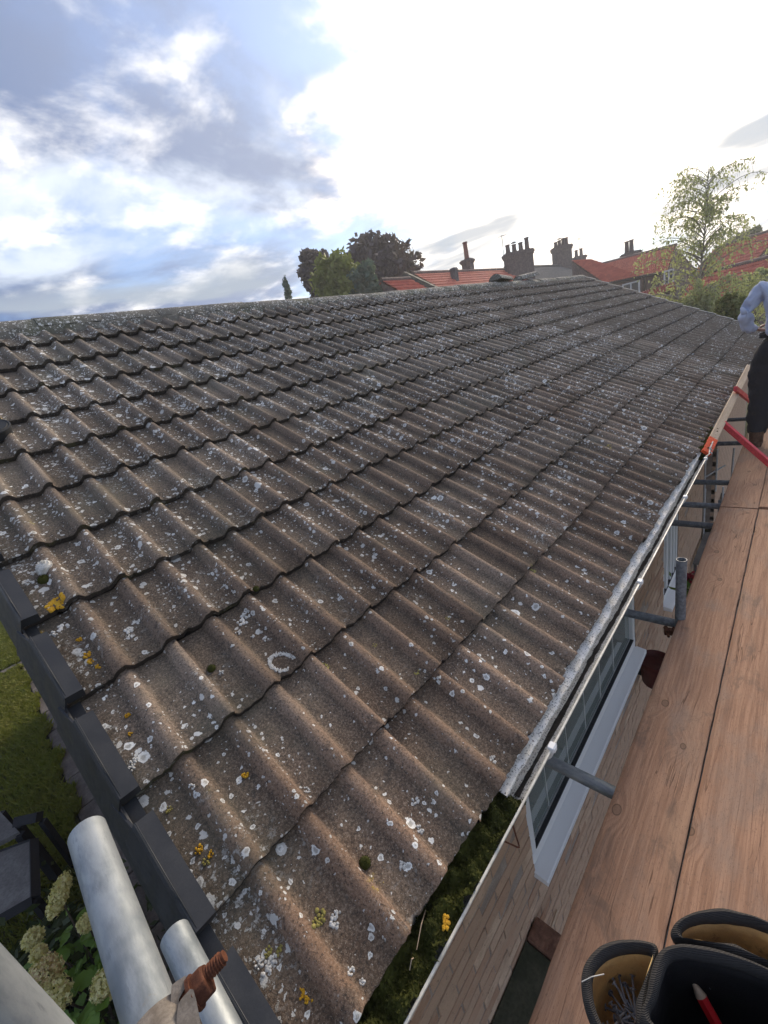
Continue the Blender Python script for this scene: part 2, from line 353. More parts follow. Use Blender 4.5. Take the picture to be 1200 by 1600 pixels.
def m_web(t, b):
    p = objc(t); n = t.noise(p, 60, 4, .6)
    w = t.node('ShaderNodeTexWave', bands_direction='DIAGONAL'); t.put(w.inputs['Vector'], p); w.inputs['Scale'].default_value = 260; w.inputs['Distortion'].default_value = 1.2
    c = t.mix(n, (.018, .017, .017), (.050, .046, .043)); c = t.mix(t.ramp(w.outputs[1], .3, .9, 0., .45), c, (.075, .07, .066))
    t.l.new(c, b.inputs['Base Color']); bump(t, b, w.outputs[1], .6, .0012); b.inputs['Roughness'].default_value = .9
WEB = mat('black_webbing', m_web)
BLACKC = mat('black_canvas', simple((.010, .010, .011), (.020, .019, .019), 30, .5, .001, fine=500))
NAIL = mat('steel_nail', simple((.42, .43, .45), (.25, .26, .28), 60, .2, .0005), metal=.9)
NAIL.node_tree.nodes['Principled BSDF'].inputs['Metallic'].default_value = .85
NAIL.node_tree.nodes['Principled BSDF'].inputs['Roughness'].default_value = .35
PENC = mat('red_lacquer', base=(.55, .012, .016), rough=.35, spec=.5)
PWOOD = mat('pencil_wood', simple((.62, .45, .30), (.52, .36, .23), 90, .2, .0005))
GRAPH = mat('graphite', base=(.03, .03, .032), rough=.4)
REDPLANT = mat('dark_red_plastic', simple((.10, .014, .012), (.075, .010, .010), 6, .1, .001, rough=.45))

# ------------------------------------------------------------------ mesh helpers
class MB:
    def __init__(s): s.v = []; s.f = []; s.m = []; s.uv = []
    def quad(s, pts, mi=0):
        i = len(s.v); s.v += [tuple(p) for p in pts]; s.f.append(tuple(range(i, i+len(pts)))); s.m.append(mi)
    def box(s, a, b, mi=0, mtx=None, skip=()):
        (x0, y0, z0), (x1, y1, z1) = a, b
        P = [(x0, y0, z0), (x1, y0, z0), (x1, y1, z0), (x0, y1, z0), (x0, y0, z1), (x1, y0, z1), (x1, y1, z1), (x0, y1, z1)]
        if mtx: P = [tuple(mtx @ Vector(p)) for p in P]
        i = len(s.v); s.v += P
        for k, q in enumerate(((0, 3, 2, 1), (4, 5, 6, 7), (0, 1, 5, 4), (1, 2, 6, 5), (2, 3, 7, 6), (3, 0, 4, 7))):
            if k not in skip: s.f.append(tuple(i+j for j in q)); s.m.append(mi)
    def tube(s, pts, rad, n=12, mi=0, cap=True, flat=1.):
        pts = [Vector(p) for p in pts]; rr = rad if hasattr(rad, '__len__') else [rad]*len(pts)
        up = None; i0 = len(s.v)
        for k, p in enumerate(pts):
            d = (pts[min(k+1, len(pts)-1)]-pts[max(k-1, 0)])
            d = d.normalized() if d.length > 1e-9 else Vector((0, 0, 1))
            if up is None: up = Vector((0, 0, 1)) if abs(d.z) < .9 else Vector((1, 0, 0))
            a = d.cross(up).normalized(); b = a.cross(d); up = b
            for j in range(n):
                q = 2*math.pi*j/n; s.v.append(tuple(p+a*math.cos(q)*rr[k]+b*math.sin(q)*rr[k]*flat))
        for k in range(len(pts)-1):
            for j in range(n):
                a_ = i0+k*n+j; b_ = i0+k*n+(j+1) % n; s.f.append((a_, b_, b_+n, a_+n)); s.m.append(mi)
        if cap:
            s.f.append(tuple(i0+j for j in range(n))[::-1]); s.m.append(mi)
            e = i0+(len(pts)-1)*n; s.f.append(tuple(e+j for j in range(n))); s.m.append(mi)
    def pipe(s, a, b, r, t=.004, n=24, mi=0):
        """hollow tube with open ends"""
        a, b = Vector(a), Vector(b); d = (b-a).normalized(); u = d.cross(Vector((0, 0, 1)) if abs(d.z) < .9 else Vector((1, 0, 0))).normalized(); w = u.cross(d)
        i0 = len(s.v); rings = ((a, r), (b, r), (b, r-t), (a, r-t))
        for c, q in rings:
            for j in range(n):
                g = 2*math.pi*j/n; s.v.append(tuple(c+u*math.cos(g)*q+w*math.sin(g)*q))
        for k in range(4):
            for j in range(n):
                p0 = i0+k*n+j; p1 = i0+k*n+(j+1) % n; k2 = (k+1) % 4
                s.f.append((p0, p1, i0+k2*n+(j+1) % n, i0+k2*n+j)); s.m.append(mi)
    def lathe(s, prof, n=20, mi=0, mtx=None):
        i0 = len(s.v)
        for r, z in prof:
            for j in range(n):
                g = 2*math.pi*j/n; p = Vector((r*math.cos(g), r*math.sin(g), z)); s.v.append(tuple(mtx @ p if mtx else p))
        for k in range(len(prof)-1):
            for j in range(n):
                a = i0+k*n+j; b = i0+k*n+(j+1) % n; s.f.append((a, b, b+n, a+n)); s.m.append(mi)
    def grid(s, P, mi=0):
        """P: rows x cols of points"""
        i0 = len(s.v); nr, nc = len(P), len(P[0])
        for row in P: s.v += [tuple(p) for p in row]
        for r in range(nr-1):
            for c in range(nc-1):
                a = i0+r*nc+c; s.f.append((a, a+1, a+nc+1, a+nc)); s.m.append(mi)
    def mesh(s, name, mats, smooth=None):
        me = bpy.data.meshes.new(name); me.from_pydata(s.v, [], s.f)
        for m in (mats if isinstance(mats, (list, tuple)) else [mats]): me.materials.append(m)
        if len(set(s.m)) > 1 or (s.m and s.m[0]): me.polygons.foreach_set('material_index', s.m)
        if smooth is not None:
            me.polygons.foreach_set('use_smooth', [True]*len(me.polygons)); me.set_sharp_from_angle(angle=R(smooth))
        me.update(); return me
WM = {}
def add(name, me, parent=None, M=None, label=None, cat=None, group=None, kind=None):
    o = bpy.data.objects.new(name, me); COL.objects.link(o)
    M = M or Matrix(); o.matrix_basis = M; WM[o] = M.copy()
    if parent is not None:
        o.parent = parent; o.matrix_parent_inverse = WM[parent].inverted()
    if label: o['label'] = label
    if cat: o['category'] = cat
    if group: o['group'] = group
    if kind: o['kind'] = kind
    return o
def empty(name, loc, label, cat, group=None): return add(name, None, None, Matrix.Translation(loc), label, cat, group)
def bevel(o, w=.004, seg=2):
    m = o.modifiers.new('edge', 'BEVEL'); m.width = w; m.segments = seg; m.limit_method = 'ANGLE'; m.angle_limit = R(40); return o
def npmesh(name, V, F, mats, mi=None):
    """V (n,3), F (m,k) numpy, quick build for large leaf meshes"""
    me = bpy.data.meshes.new(name); k = F.shape[1]
    me.vertices.add(len(V)); me.vertices.foreach_set('co', V.astype(np.float32).ravel())
    me.loops.add(F.size); me.loops.foreach_set('vertex_index', F.astype(np.int32).ravel())
    me.polygons.add(len(F)); me.polygons.foreach_set('loop_start', np.arange(0, F.size, k, dtype=np.int32))
    for m in (mats if isinstance(mats, (list, tuple)) else [mats]): me.materials.append(m)
    if mi is not None: me.polygons.foreach_set('material_index', mi.astype(np.int32))
    me.update(calc_edges=True); me.validate(); return me
def leafquads(C, size, up=.0, long=1.6):
    """diamond leaves at centres C"""
    n = len(C); a = rng.normal(size=(n, 3)); a[:, 2] -= up; a /= np.linalg.norm(a, axis=1)[:, None]
    b = rng.normal(size=(n, 3)); b -= a*(a*b).sum(1)[:, None]; b /= np.linalg.norm(b, axis=1)[:, None]
    s = size*(.6+.8*rng.random(n))[:, None]
    V = np.stack([C-a*s*long*.5, C+b*s*.42, C+a*s*long*.5, C-b*s*.42], 1).reshape(-1, 3)
    return V, np.arange(4*n).reshape(n, 4)

# ------------------------------------------------------------------ the ground
GZ = -2.4
g = MB(); g.grid([[(x, y, GZ-.03+(0 if abs(x) < 60 and abs(y) < 60 else -1)) for x in (-340, -60, 0, 60, 340)] for y in (-340, -60, 0, 60, 340)])
add('ground', g.mesh('ground', GROUND), kind='structure')

m = MB(); m.box((-350, -350, GZ-2.2), (350, 350, 10.5)); hz = bpy.data.materials.new('lens_veil_haze'); hz.use_nodes = True; t_ = NT(hz.node_tree); t_.n.clear()  # haze box added to stand in for veiling lens glare
o_ = t_.node('ShaderNodeOutputMaterial'); v_ = t_.node('ShaderNodeVolumePrincipled'); v_.inputs['Color'].default_value = (.95, .95, .95, 1); v_.inputs['Density'].default_value = .0027; v_.inputs['Anisotropy'].default_value = .3
t_.l.new(v_.outputs[0], o_.inputs['Volume']); add('haze', m.mesh('haze', hz), kind='stuff', label='thin haze volume added over the garden and roofs for the lens veil')

# ------------------------------------------------------------------ bungalow: roof of interlocking tiles
LIFT = .031; TH = .511153; GA = .345; P_ROLL = .1489; TW = 2*P_ROLL; NC = 12; LX = 12.394
CT, ST = math.cos(TH), math.sin(TH)
RM = Matrix.Rotation(TH, 4, 'X')
def rp(x, s, h): return Vector((x, s*CT-h*ST, s*ST+h*CT))
def sag(x, s):  # the old roof is not quite flat
    return .006*math.sin(x*.9+1.)*math.sin(s*1.1)+.004*math.sin(x*2.3+s)
house = empty('bungalow', (6.2, 3.6, GZ), 'long low brick bungalow under the big lichen-spotted brown tiled roof', 'house')
ur = MB(); ur.grid([[rp(x, s, -.045) for x in (.0, LX)] for s in (.02, 2., 4.12)])
ur.grid([[Vector((x, 2*3.63-rp(x, s, -.045).y, rp(x, s, -.045).z)) for x in (.0, LX)] for s in (4.12, 2., .02)])
roof = add('roof', ur.mesh('roof', SILT), house)

def prof(x):   # height across the tile; crests stand at P_ROLL*.5-... measured from the tile's own left edge
    h = .0018*math.sin(x*2*math.pi/.1489)
    for c in (.131, .131+P_ROLL, .131-P_ROLL): q = abs(x-c); h += .0275*(1 if q < .010 else (0 if q > .038 else .5+.5*math.cos(math.pi*(q-.010)/.028)))
    return h
def tile_mesh(x0, x1, seed, underlap=True):
    rr = random.Random(seed); n = max(4, int((x1-x0)/.0105)); ys = [0, .0045, .11, .23, .36]
    X = [x0+(x1-x0)*i/n for i in range(n+1)]
    jag = [rr.gauss(0, .0016)+.0022*mnoise.noise(Vector((x*30, seed, 0)))+.003*mnoise.noise(Vector((x*9, seed+4, 0))) for x in X]
    if rr.random() < .5:
        k = rr.randrange(1, n); jag[k] += .009; jag[max(0, k-1)] += .005
    V = []; UV = []; F = []
    for j, y in enumerate(ys):
        for i, x in enumerate(X):
            h = prof(x)-LIFT*y/GA+(.0045 if x > TW-.02 else 0)-(.004 if x < .012 and underlap else 0)
            if j == 0: h -= .0045
            h += .0012*mnoise.noise(Vector((x*40, y*30, seed)))
            V.append((x, y+jag[i]*(1 if j < 2 else 0), h)); UV.append((min(1, prof(x)/.0275), y))
    m = n+1
    for j in range(len(ys)-1):
        for i in range(n): a = j*m+i; F.append((a, a+1, a+1+m, a+m))
    b0 = len(V)                                    # front edge and the underside lip
    for dy, dz in ((.0, -.0045), (.002, -.027), (.05, -.030)):
        for i, x in enumerate(X):
            h = prof(x)*(.95)-.0+(.0045 if x > TW-.02 else 0)
            V.append((x, jag[i]+dy, h+dz-(.001*(1+mnoise.noise(Vector((x*90, seed, 7)))) if dz < -.01 else 0))); UV.append((min(1, prof(x)/.0275), 2.))
    for j in range(2):
        for i in range(n): a = b0+j*m+i; F.append((a+1, a, a+m, a+1+m))
    e0 = len(V)                                    # right-hand side face
    for y in ys: V.append((X[-1], y+(jag[-1] if y < .01 else 0), prof(X[-1])-LIFT*y/GA+.003)); UV.append((1, 2.)); V.append((X[-1], y, prof(X[-1])-LIFT*y/GA-.014)); UV.append((1, 2.))
    for j in range(len(ys)-1): a = e0+2*j; F.append((a, a+1, a+3, a+2))
    return V, F, UV
def tile_me(data):
    V, F, UV = data; me = bpy.data.meshes.new('roof_tile'); me.from_pydata(V, [], F); me.materials.append(TILE)
    ul = me.uv_layers.new(name='UVMap'); idx = [0]*len(me.loops); me.loops.foreach_get('vertex_index', idx)
    ul.data.foreach_set('uv', [c for i in idx for c in UV[i]])
    me.polygons.foreach_set('use_smooth', [True]*len(me.polygons)); me.set_sharp_from_angle(angle=R(50)); me.update(); return me
X0 = .178-.131-.030            # left edge of the first whole tile
full = [tile_mesh(0, TW+.002, s) for s in range(7)]; full_me = [tile_me(d) for d in full]
first = [tile_mesh(-.028, TW+.002, 40+s, False) for s in range(4)]
first = [([(x, y, z if x > .05 else z-prof(x)*max(0, min(1, (.05-x)/.03))) for x, y, z in V], F, UV) for V, F, UV in first]
first_me = [tile_me(d) for d in first]
ncol = int((LX-X0)/TW); lastw = LX-X0-ncol*TW
last = [tile_mesh(0, lastw, 60+s) for s in range(2)]; last_me = [tile_me(d) for d in last]
allt = []
for k in range(NC):
    for c in range(ncol+1):
        pool, mes = (first, first_me) if c == 0 else ((last, last_me) if c == ncol else (full, full_me))
        i = random.randrange(len(pool)); x = X0+c*TW; s = k*GA
        j = .0045*random.gauss(0, 1)+.004*math.sin(c*.35+k*1.7)
        M = Matrix.Translation(rp(x+random.gauss(0, .0008), s+j, sag(x, s)+random.gauss(0, .0012))) @ RM @ Matrix.Rotation(random.gauss(0, .0035), 4, 'Z') @ Matrix.Rotation(random.gauss(0, .003), 4, 'X')
        d = (M @ Vector((.15, .17, 0))-CAM).length
        allt.append((d, pool[i], mes[i], M))
allt.sort(key=lambda a: a[0])
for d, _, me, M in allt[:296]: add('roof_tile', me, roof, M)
V, F, UV = [], [], []
for d, (v, f, uv), _, M in allt[296:]:
    o_ = len(V); V += [tuple(M @ Vector(p)) for p in v]; F += [tuple(i+o_ for i in q) for q in f]; UV += uv
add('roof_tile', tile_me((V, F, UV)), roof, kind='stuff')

# back slope, never seen from here, plain rolls
b = MB(); b.grid([[Vector((x, 2*3.63-rp(x, s, 0).y, rp(x, s, .03*math.exp(-(((x % P_ROLL)-.07)/.034)**2)-.02*((s % GA)/GA)).z)) for x in np.arange(0, LX, .0372)] for s in np.arange(0.02, 4.1, .1725)])
o = add('roof_tile', b.mesh('roof_tile_back', TILE, 60), roof, kind='stuff')
o.data.uv_layers.new(name='UVMap')

# ridge tiles
nr = 28; rw = LX/nr
RY, RZ = 3.66, 2.066
for i in range(nr):
    m = MB(); rr = random.Random(i); P = []
    for x in (0, .004, rw*.5, rw-.004):
        row = []
        for a in np.linspace(-68, 68, 15):
            q = R(a); r_ = .165+.0022*mnoise.noise(Vector((x*9, a*.1, i)))
            row.append(Vector((x, -math.sin(q)*r_, (math.cos(q)*r_-.165)*.80-(.002 if x == 0 else 0))))
        P.append(row)
    m.grid(P); m.grid([[p+Vector((0, 0, -.0)) for p in P[0]], [Vector((.0, p.y*.88, p.z*.98-.010)) for p in P[0]]])
    m.grid([[p for p in P[-1]], [Vector((p.x, p.y*.88, p.z*.98-.018)) for p in P[-1]]])
    tw_ = .0022*rr.gauss(0, 1)
    add('ridge_tile', m.mesh('ridge_tile', RIDGE, 60), roof, Matrix.Translation((i*rw, RY+.003*rr.gauss(0, 1), RZ+.0022*rr.gauss(0, 1)+.010*math.sin(i*.5))) @ Matrix.Rotation(tw_, 4, 'Y'))
m = MB()
for sg in (1, -1):
    P = []
    for x in np.linspace(0, LX, 420):
        w_ = .010*mnoise.noise(Vector((x*6, sg, 0)))+.006*mnoise.noise(Vector((x*23, sg, 3)))
        cr = min(abs((x-X0-.131) % P_ROLL), P_ROLL-abs((x-X0-.131) % P_ROLL)); lift = .018*max(0, 1-cr/.045)
        P.append([(x, RY-sg*(.13), RZ-.070), (x, RY-sg*(.150+w_*.4), RZ-.078+w_), (x, RY-sg*(.166+w_), RZ-.088+lift), (x, RY-sg*(.174+w_), RZ-.15)])
    m.grid(P)
add('ridge_mortar', m.mesh('ridge_mortar', RIDGE, 60), roof, kind='stuff')
for i, (px, dx, ang) in enumerate(((770, 0, 3), (808, 0, -4))):   # two spare ridge tiles left lying on the ridge
    p = at(px+14, 434-i*4, 1, RY-.02)
    m = MB(); P = [[Vector((x, math.sin(R(a))*.13, math.cos(R(a))*.13-.10)) for a in np.linspace(-75, 75, 13)] for x in (-.30, .0, .30)]
    m.grid(P); m.grid([[Vector((q.x, q.y*.85, q.z*.85-.008)) for q in r_] for r_ in P])
    for e in (0, 2): m.quad(P[e]); m.grid([P[e], [Vector((q.x, q.y*.85, q.z*.85-.008)) for q in P[e]]])
    add('loose_ridge_tile', m.mesh('loose_ridge_tile', RIDGE, 60), None, Matrix.Translation((p.x, RY-.01, RZ+.085)) @ Matrix.Rotation(R(ang*2), 4, 'Z') @ Matrix.Rotation(R(ang), 4, 'Y'),
        ('loose weathered ridge tile lying on the ridge, farther from the brick chimney stack', 'loose weathered ridge tile lying on the ridge, next to the wide chimney stack')[i], 'roof tile', 'spare tiles on the ridge')

# grey dry-verge caps down the near gable edge
def cap_me(seed):
    m = MB(); L = .80*GA; T = .045                           # flange, local y up the slope
    m.grid([[(-.0, 0, .048), (.0445, 0, .044)], [(-.0, L, .034), (.0445, L, .026)]])
    m.grid([[(-.0, 0, .048), (.0445, 0, .044)][::-1], [(-.001, -.001, .016), (.043, -.001, .010)][::-1]])
    m.grid([[(.0445, 0, .044), (.0445, L, .026)], [(.0440, 0, .008), (.0440, L, .004)]])
    m.grid([[(0, L, .034), (.0445, L, .026)], [(0, L, .012), (.0445, L, .004)]])
    # lip along the top edge, then the outer face with a rounded tail
    m.grid([[(-.0, 0, .048), (-.0, L, .034)][::-1], [(-.006, 0, .038), (-.006, L, .024)][::-1]])
    ed = [(0., .024)]
    face = [(.0, .038), (L, .024), (L+.055, .000), (L+.10, -.02), (L+.10, -.118), (.045, -.118), (.024, -.113), (.010, -.100), (.003, -.084), (.0, -.066)]
    def X(h): return -.006-(.026-h)*.30
    m.quad([(X(h), y, h) for y, h in face][::-1])
    m.quad([(X(h)+.006, y, h) for y, h in face])
    fl = [(X(h), y, h) for y, h in face]
    for i in range(len(fl)):
        a, b_ = fl[i], fl[(i+1) % len(fl)]; m.quad([a, b_, (b_[0]+.006, b_[1], b_[2]), (a[0]+.006, a[1], a[2])])
    m.grid([[(-.006, L, .016), (-.006, GA+.02, .004)], [(-.001, L, .012), (-.001, GA+.02, .002)]])
    m.box((-.004, L+.004, -.03), (.030, GA+.03, -.016)); m.box((.003, .004, .0440), (.0055, L-.004, .0478))
    return m.mesh('verge_cap', CAPM, 30)
cme = cap_me(0)
for k in range(NC):
    M = Matrix.Translation(rp(.0+.0015*random.gauss(0, 1), k*GA-.004+.003*random.gauss(0, 1), 0)) @ RM @ Matrix.Rotation(R(.6)+random.gauss(0, .004), 4, 'Z')
    bevel(add('verge_cap', cme, roof, M), .0016, 1)
# pale mortar up the far verge, one bed to each course
for k in range(NC):
    m = MB(); P = []
    for s in np.linspace(0, GA-.006, 8):
        r_ = .004*mnoise.noise(Vector((s*20, k*3., 0)))
        zt = -.004+.020*(1-s/GA)+.024
        P.append([(LX-.012+r_, s, zt), (LX+.006, s, zt+.006+r_), (LX+.030+r_, s, zt-.004), (LX+.034, s, -.05)])
    m.grid(P); add('verge_mortar', m.mesh('verge_mortar', MORTAR, 50), roof, Matrix.Translation(rp(0, k*GA, 0)) @ RM)

# thick lichen crusts and moss cushions one can pick out on the tiles
def on_roof(px, py):
    n = np.array([0, -ST, CT]); d = ray(px, py); t_ = -(np.array(CAM)@n)/(d@n); q = np.array(CAM)+t_*d
    s = q@np.array([0, CT, ST]); x = q[0]
    ph = (x-X0) % TW; h = prof(ph)-LIFT*((s % GA)/GA)
    return x, s, h+sag(x, s)
def crust(name, pts, m_, lumps, thick):
    m = MB()
    for px, py, r_ in pts:
        x, s, h = on_roof(px, py)
        for q in range(lumps):
            a = random.random()*6.28; d_ = r_*math.sqrt(random.random()); c = rp(x+math.cos(a)*d_, s+math.sin(a)*d_, on_roof_h(x+math.cos(a)*d_, s+math.sin(a)*d_)+.0005)
            rr = r_*random.uniform(.22, .42); n = 7; i0 = len(m.v); z = Vector((0, -ST, CT)); u = Vector((1, 0, 0)); w = z.cross(u)
            m.v.append(tuple(c+z*thick*random.uniform(.6, 1.3)))
            for ring, hh in ((.62, .8), (1., -.25)):
                for j in range(n): g_ = 6.283*j/n; k_ = rr*ring*random.uniform(.8, 1.2); m.v.append(tuple(c+u*math.cos(g_)*k_+w*math.sin(g_)*k_+z*thick*hh))
            for j in range(n): m.f.append((i0, i0+1+j, i0+1+(j+1) % n)); m.m.append(0); m.f.append((i0+1+j, i0+1+n+j, i0+1+n+(j+1) % n, i0+1+(j+1) % n)); m.m.append(0)
    return add(name, m.mesh(name, m_, 180), roof, kind='stuff')
def on_roof_h(x, s): return prof((x-X0) % TW)-LIFT*((s % GA)/GA)+sag(x, s)
LICH_Y = mat('orange_lichen', simple((.72, .42, .03), (.56, .29, .02), 60, .8, .002, obj=False, fine=400))
LICH_P = mat('sulphur_lichen', simple((.42, .36, .10), (.30, .25, .07), 60, .8, .002, obj=False, fine=400))
LICH_W = mat('white_lichen', simple((.84, .82, .77), (.60, .58, .53), 70, .8, .002, obj=False, fine=420))
crust('orange_lichen', [(96, 944, .030), (86, 950, .026), (90, 946, .03), (383, 1210, .009), (136, 1022, .012), (140, 1034, .011), (122, 997, .008), (153, 1043, .008), (310, 1327, .010), (328, 1334, .007), (475, 1552, .010), (482, 1562, .009), (198, 1115, .007), (203, 1146, .006)], LICH_Y, 12, .0055)
crust('sulphur_lichen', [(500, 1432, .014), (497, 1443, .013), (650, 1050, .012), (700, 965, .009), (322, 1345, .008), (440, 1485, .010), (418, 1487, .009), (586, 1005, .009), (262, 1262, .008)], LICH_P, 10, .0035)
arc = [(440+19*math.cos(R(a)), 1036+14*math.sin(R(a)), .0075) for a in range(60, 345, 12)]
crust('white_lichen', arc+[(383, 958, .016), (378, 968, .016), (415, 996, .010), (372, 985, .010), (395, 993, .007), (408, 985, .006), (200, 985, .014), (212, 972, .012), (205, 993, .010), (96, 975, .017), (84, 984, .012), (45, 908, .016), (52, 893, .014), (770, 1188, .012), (629, 1353, .011), (525, 1440, .012), (527, 1428, .010), (415, 1508, .014), (425, 1500, .011), (402, 1505, .009), (480, 1235, .009), (650, 1250, .010), (658, 1295, .011), (685, 1060, .013), (300, 1230, .008), (548, 1517, .009), (566, 1532, .008), (240, 675, .02), (235, 690, .018), (252, 680, .016), (210, 1190, .010), (205, 1200, .009), (345, 1050, .008), (755, 1030, .012), (705, 808, .013), (640, 770, .012)], LICH_W, 11, .0034)
def cushion(px, py, r_, hh, m_, label, grp=None):
    x, s, h = on_roof(px, py); m = MB(); rr = random.Random(px)
    prof_ = [(1.02, -.15), (1.0, .2), (.86, .6), (.55, .9), (.2, 1.02), (.0, 1.03)]
    for r0, z0 in prof_[:1]: pass
    P = []
    for r0, z0 in prof_:
        P.append([Vector((r_*r0*math.cos(a)*(1+.15*mnoise.noise(Vector((math.cos(a)*2, math.sin(a)*2, px)))), r_*r0*math.sin(a)*(1+.15*mnoise.noise(Vector((math.sin(a)*2, math.cos(a)*2, px)))), hh*z0)) for a in np.linspace(0, 2*math.pi, 17)])
    m.grid(P); C = np.array([tuple(p) for row in P for p in row]); Cc = np.repeat(C, 6, 0)+rng.normal(size=(len(C)*6, 3))*r_*.05
    Vq, Fq = leafquads(Cc, r_*.13); off = len(m.v); m.v += [tuple(p) for p in Vq]; m.f += [tuple(int(i)+off for i in f) for f in Fq]; m.m += [0]*len(Fq)
    return add('moss_cushion', m.mesh('moss_cushion', m_, 60), None, Matrix.Translation(rp(x, s, on_roof_h(x, s)-.002)) @ RM, label, 'moss', grp)
cushion(571, 1347, .0145, .016, MOSS, 'small round olive moss cushion on a bare tile of the lowest course', 'moss cushions on the tiles')
cushion(330, 1043, .013, .013, MOSS, 'dark green moss cushion between white lichen spots, two courses above the lowest', 'moss cushions on the tiles')
cushion(69, 905, .021, .024, MOSS, 'dull green moss cushion beside the orange lichen near the grey verge caps', 'moss cushions on the tiles')
cushion(72, 890, .027, .030, LICH_W, 'largest pale grey crusted lump by the grey verge caps', 'moss cushions on the tiles')
cushion(400, 922, .012, .010, MOSS, 'small mossy tuft on the overlap of two tiles mid roof', 'moss cushions on the tiles')

# black round cover on the left end of the roof
x, s, h = .235, 2.66, .032
m = MB(); m.lathe([(.092, -.035), (.095, .0), (.098, .004), (.098, .012), (.092, .014), (.086, .010), (.083, .016), (.076, .014), (.03, .018), (0, .018)], 36)
add('round_black_cover', m.mesh('round_black_cover', RUBBER, 35), None, Matrix.Translation(rp(x, s, h)) @ RM @ Matrix.Rotation(R(-4), 4, 'X'), 'round black rimmed cover lying on tiles at the left end of the roof', 'roof cover')

# ------------------------------------------------------------------ bungalow: walls
WY = .25; WEND = 6.45; WTOP = -.16
WIN = [(1.237, 3.19, -1.392, -.30), (4.19, 4.86, -1.63, -.30)]        # openings x0 x1 z0 z1
wall_bm = MB()
def wall_panel(x0, x1, z0, z1): wall_bm.box((x0, WY+.0035, z0), (x1, WY+.25, z1))
xs = [.12, WIN[0][0], WIN[0][1], WIN[1][0], WIN[1][1], WEND]
wall_panel(xs[0], xs[1], GZ, WTOP); wall_panel(xs[2], xs[3], GZ, WTOP); wall_panel(xs[4], xs[5], GZ, WTOP)
for a, b_, z0, z1 in WIN: wall_panel(a, b_, GZ, z0-.02); wall_panel(a, b_, z1, WTOP)
wall_bm.box((WEND-.25, WY+.25, GZ), (WEND, 1.5, WTOP)); wall_bm.box((WEND, 1.5, GZ), (7.9, 1.72, WTOP)); wall_bm.box((7.65, WY+.006, GZ), (LX-.05, WY+.25, WTOP)); wall_bm.box((7.65, WY+.25, GZ), (7.9, 1.5, WTOP))
wall = add('wall', wall_bm.mesh('wall', WMORTAR), house)
gm = MB(); gm.box((.075, WY+.25, GZ), (.325, 7., WTOP)); gm.quad([(.075, .3, WTOP), (.075, 3.6, 1.9), (.075, 6.95, WTOP)]); gm.box((LX-.3, 1.72, GZ), (LX-.05, 7., WTOP)); gm.quad([(LX-.05, .3, WTOP), (LX-.05, 3.6, 1.9), (LX-.05, 6.95, WTOP)])
add('gable_wall', gm.mesh('gable_wall', BRICK), house)
bl = []
for r_ in range(int((WTOP-GZ)/.075)):
    z = GZ+r_*.075; x = .12-(.1125 if r_ % 2 else 0)
    while x < WEND:
        a, c = max(x, .12), min(x+.215, WEND)
        parts_ = [(a, c)]
        for w0, w1, z0, z1 in WIN:
            if z+.065 > z0-.03 and z < z1: parts_ = [q for (p0, p1) in parts_ for q in (((p0, min(p1, w0)),) if p0 < w0 else ())+(((max(p0, w1), p1),) if p1 > w1 else ())]
        for p0, p1 in parts_:
            if p1-p0 > .03: bl.append((p0, p1, z))
        x += .225
def vis(b_):
    p = Vector(((b_[0]+b_[1])/2, WY, b_[2]+.03)); return (p-CAM).length + (100 if (b_[2] > -.36 and b_[0] < 1.1) else 0) + (40 if b_[2] < -2.0 else 0)
bl.sort(key=vis)
bmes = {}
def brick_me(w, v):
    k = (round(w, 3), v)
    if k not in bmes:
        rr = random.Random(hash(k) % 99991); m = MB(); j = lambda: rr.gauss(0, .0012)
        m.v = [(0+j(), .0+j(), j()), (w+j(), j(), j()), (w+j(), j(), .065+j()), (0+j(), j(), .065+j()), (0, .09, 0), (w, .09, 0), (w, .09, .065), (0, .09, .065)]
        m.f = [(0, 1, 2, 3), (0, 4, 5, 1), (3, 2, 6, 7), (1, 5, 6, 2), (0, 3, 7, 4)]; m.m = [0]*5
        bmes[k] = m.mesh('brick', BRICK)
    return bmes[k]
for i, (a, c, z) in enumerate(bl[:296]):
    add('brick', brick_me(c-a, i % 5), wall, Matrix.Translation((a, WY+random.gauss(0, .0018), z+.005)) @ Matrix.Rotation(random.gauss(0, .006), 4, 'Z'))
m = MB()
for a, c, z in bl[296:]: y = WY+random.gauss(0, .0015); m.box((a, y, z+.005), (c, y+.09, z+.07), skip=(4,))
for r_ in range(int((WTOP-GZ)/.075)):              # return and back of the recess
    z = GZ+r_*.075
    for q in range(6): m.box((WEND-.02, WY+.1+q*.225, z+.005), (WEND+.004, WY+.315+q*.225, z+.07))
    for q in range(5): m.box((WEND+.01+q*.225, 1.494, z+.005), (WEND+.225+q*.225, 1.55, z+.07))
    for q in range(20): m.box((max(7.648, 7.65+q*.225-(.11 if r_ % 2 else 0)), WY, z+.005), (7.865+q*.225-(.11 if r_ % 2 else 0), WY+.05, z+.07))
add('brick', m.mesh('brick_rest', BRICK), wall, kind='stuff')
# soffit and fascia
m = MB(); m.box((.0, .045, -.20), (LX, .07, -.01)); add('fascia', m.mesh('fascia', mat('cream_fascia_paint', simple((.55, .52, .45), (.45, .42, .36), 8))), house)
m = MB(); m.box((.0, .072, -.20), (LX, WY+.25, -.185)); add('soffit', m.mesh('soffit', WPAINT), house)
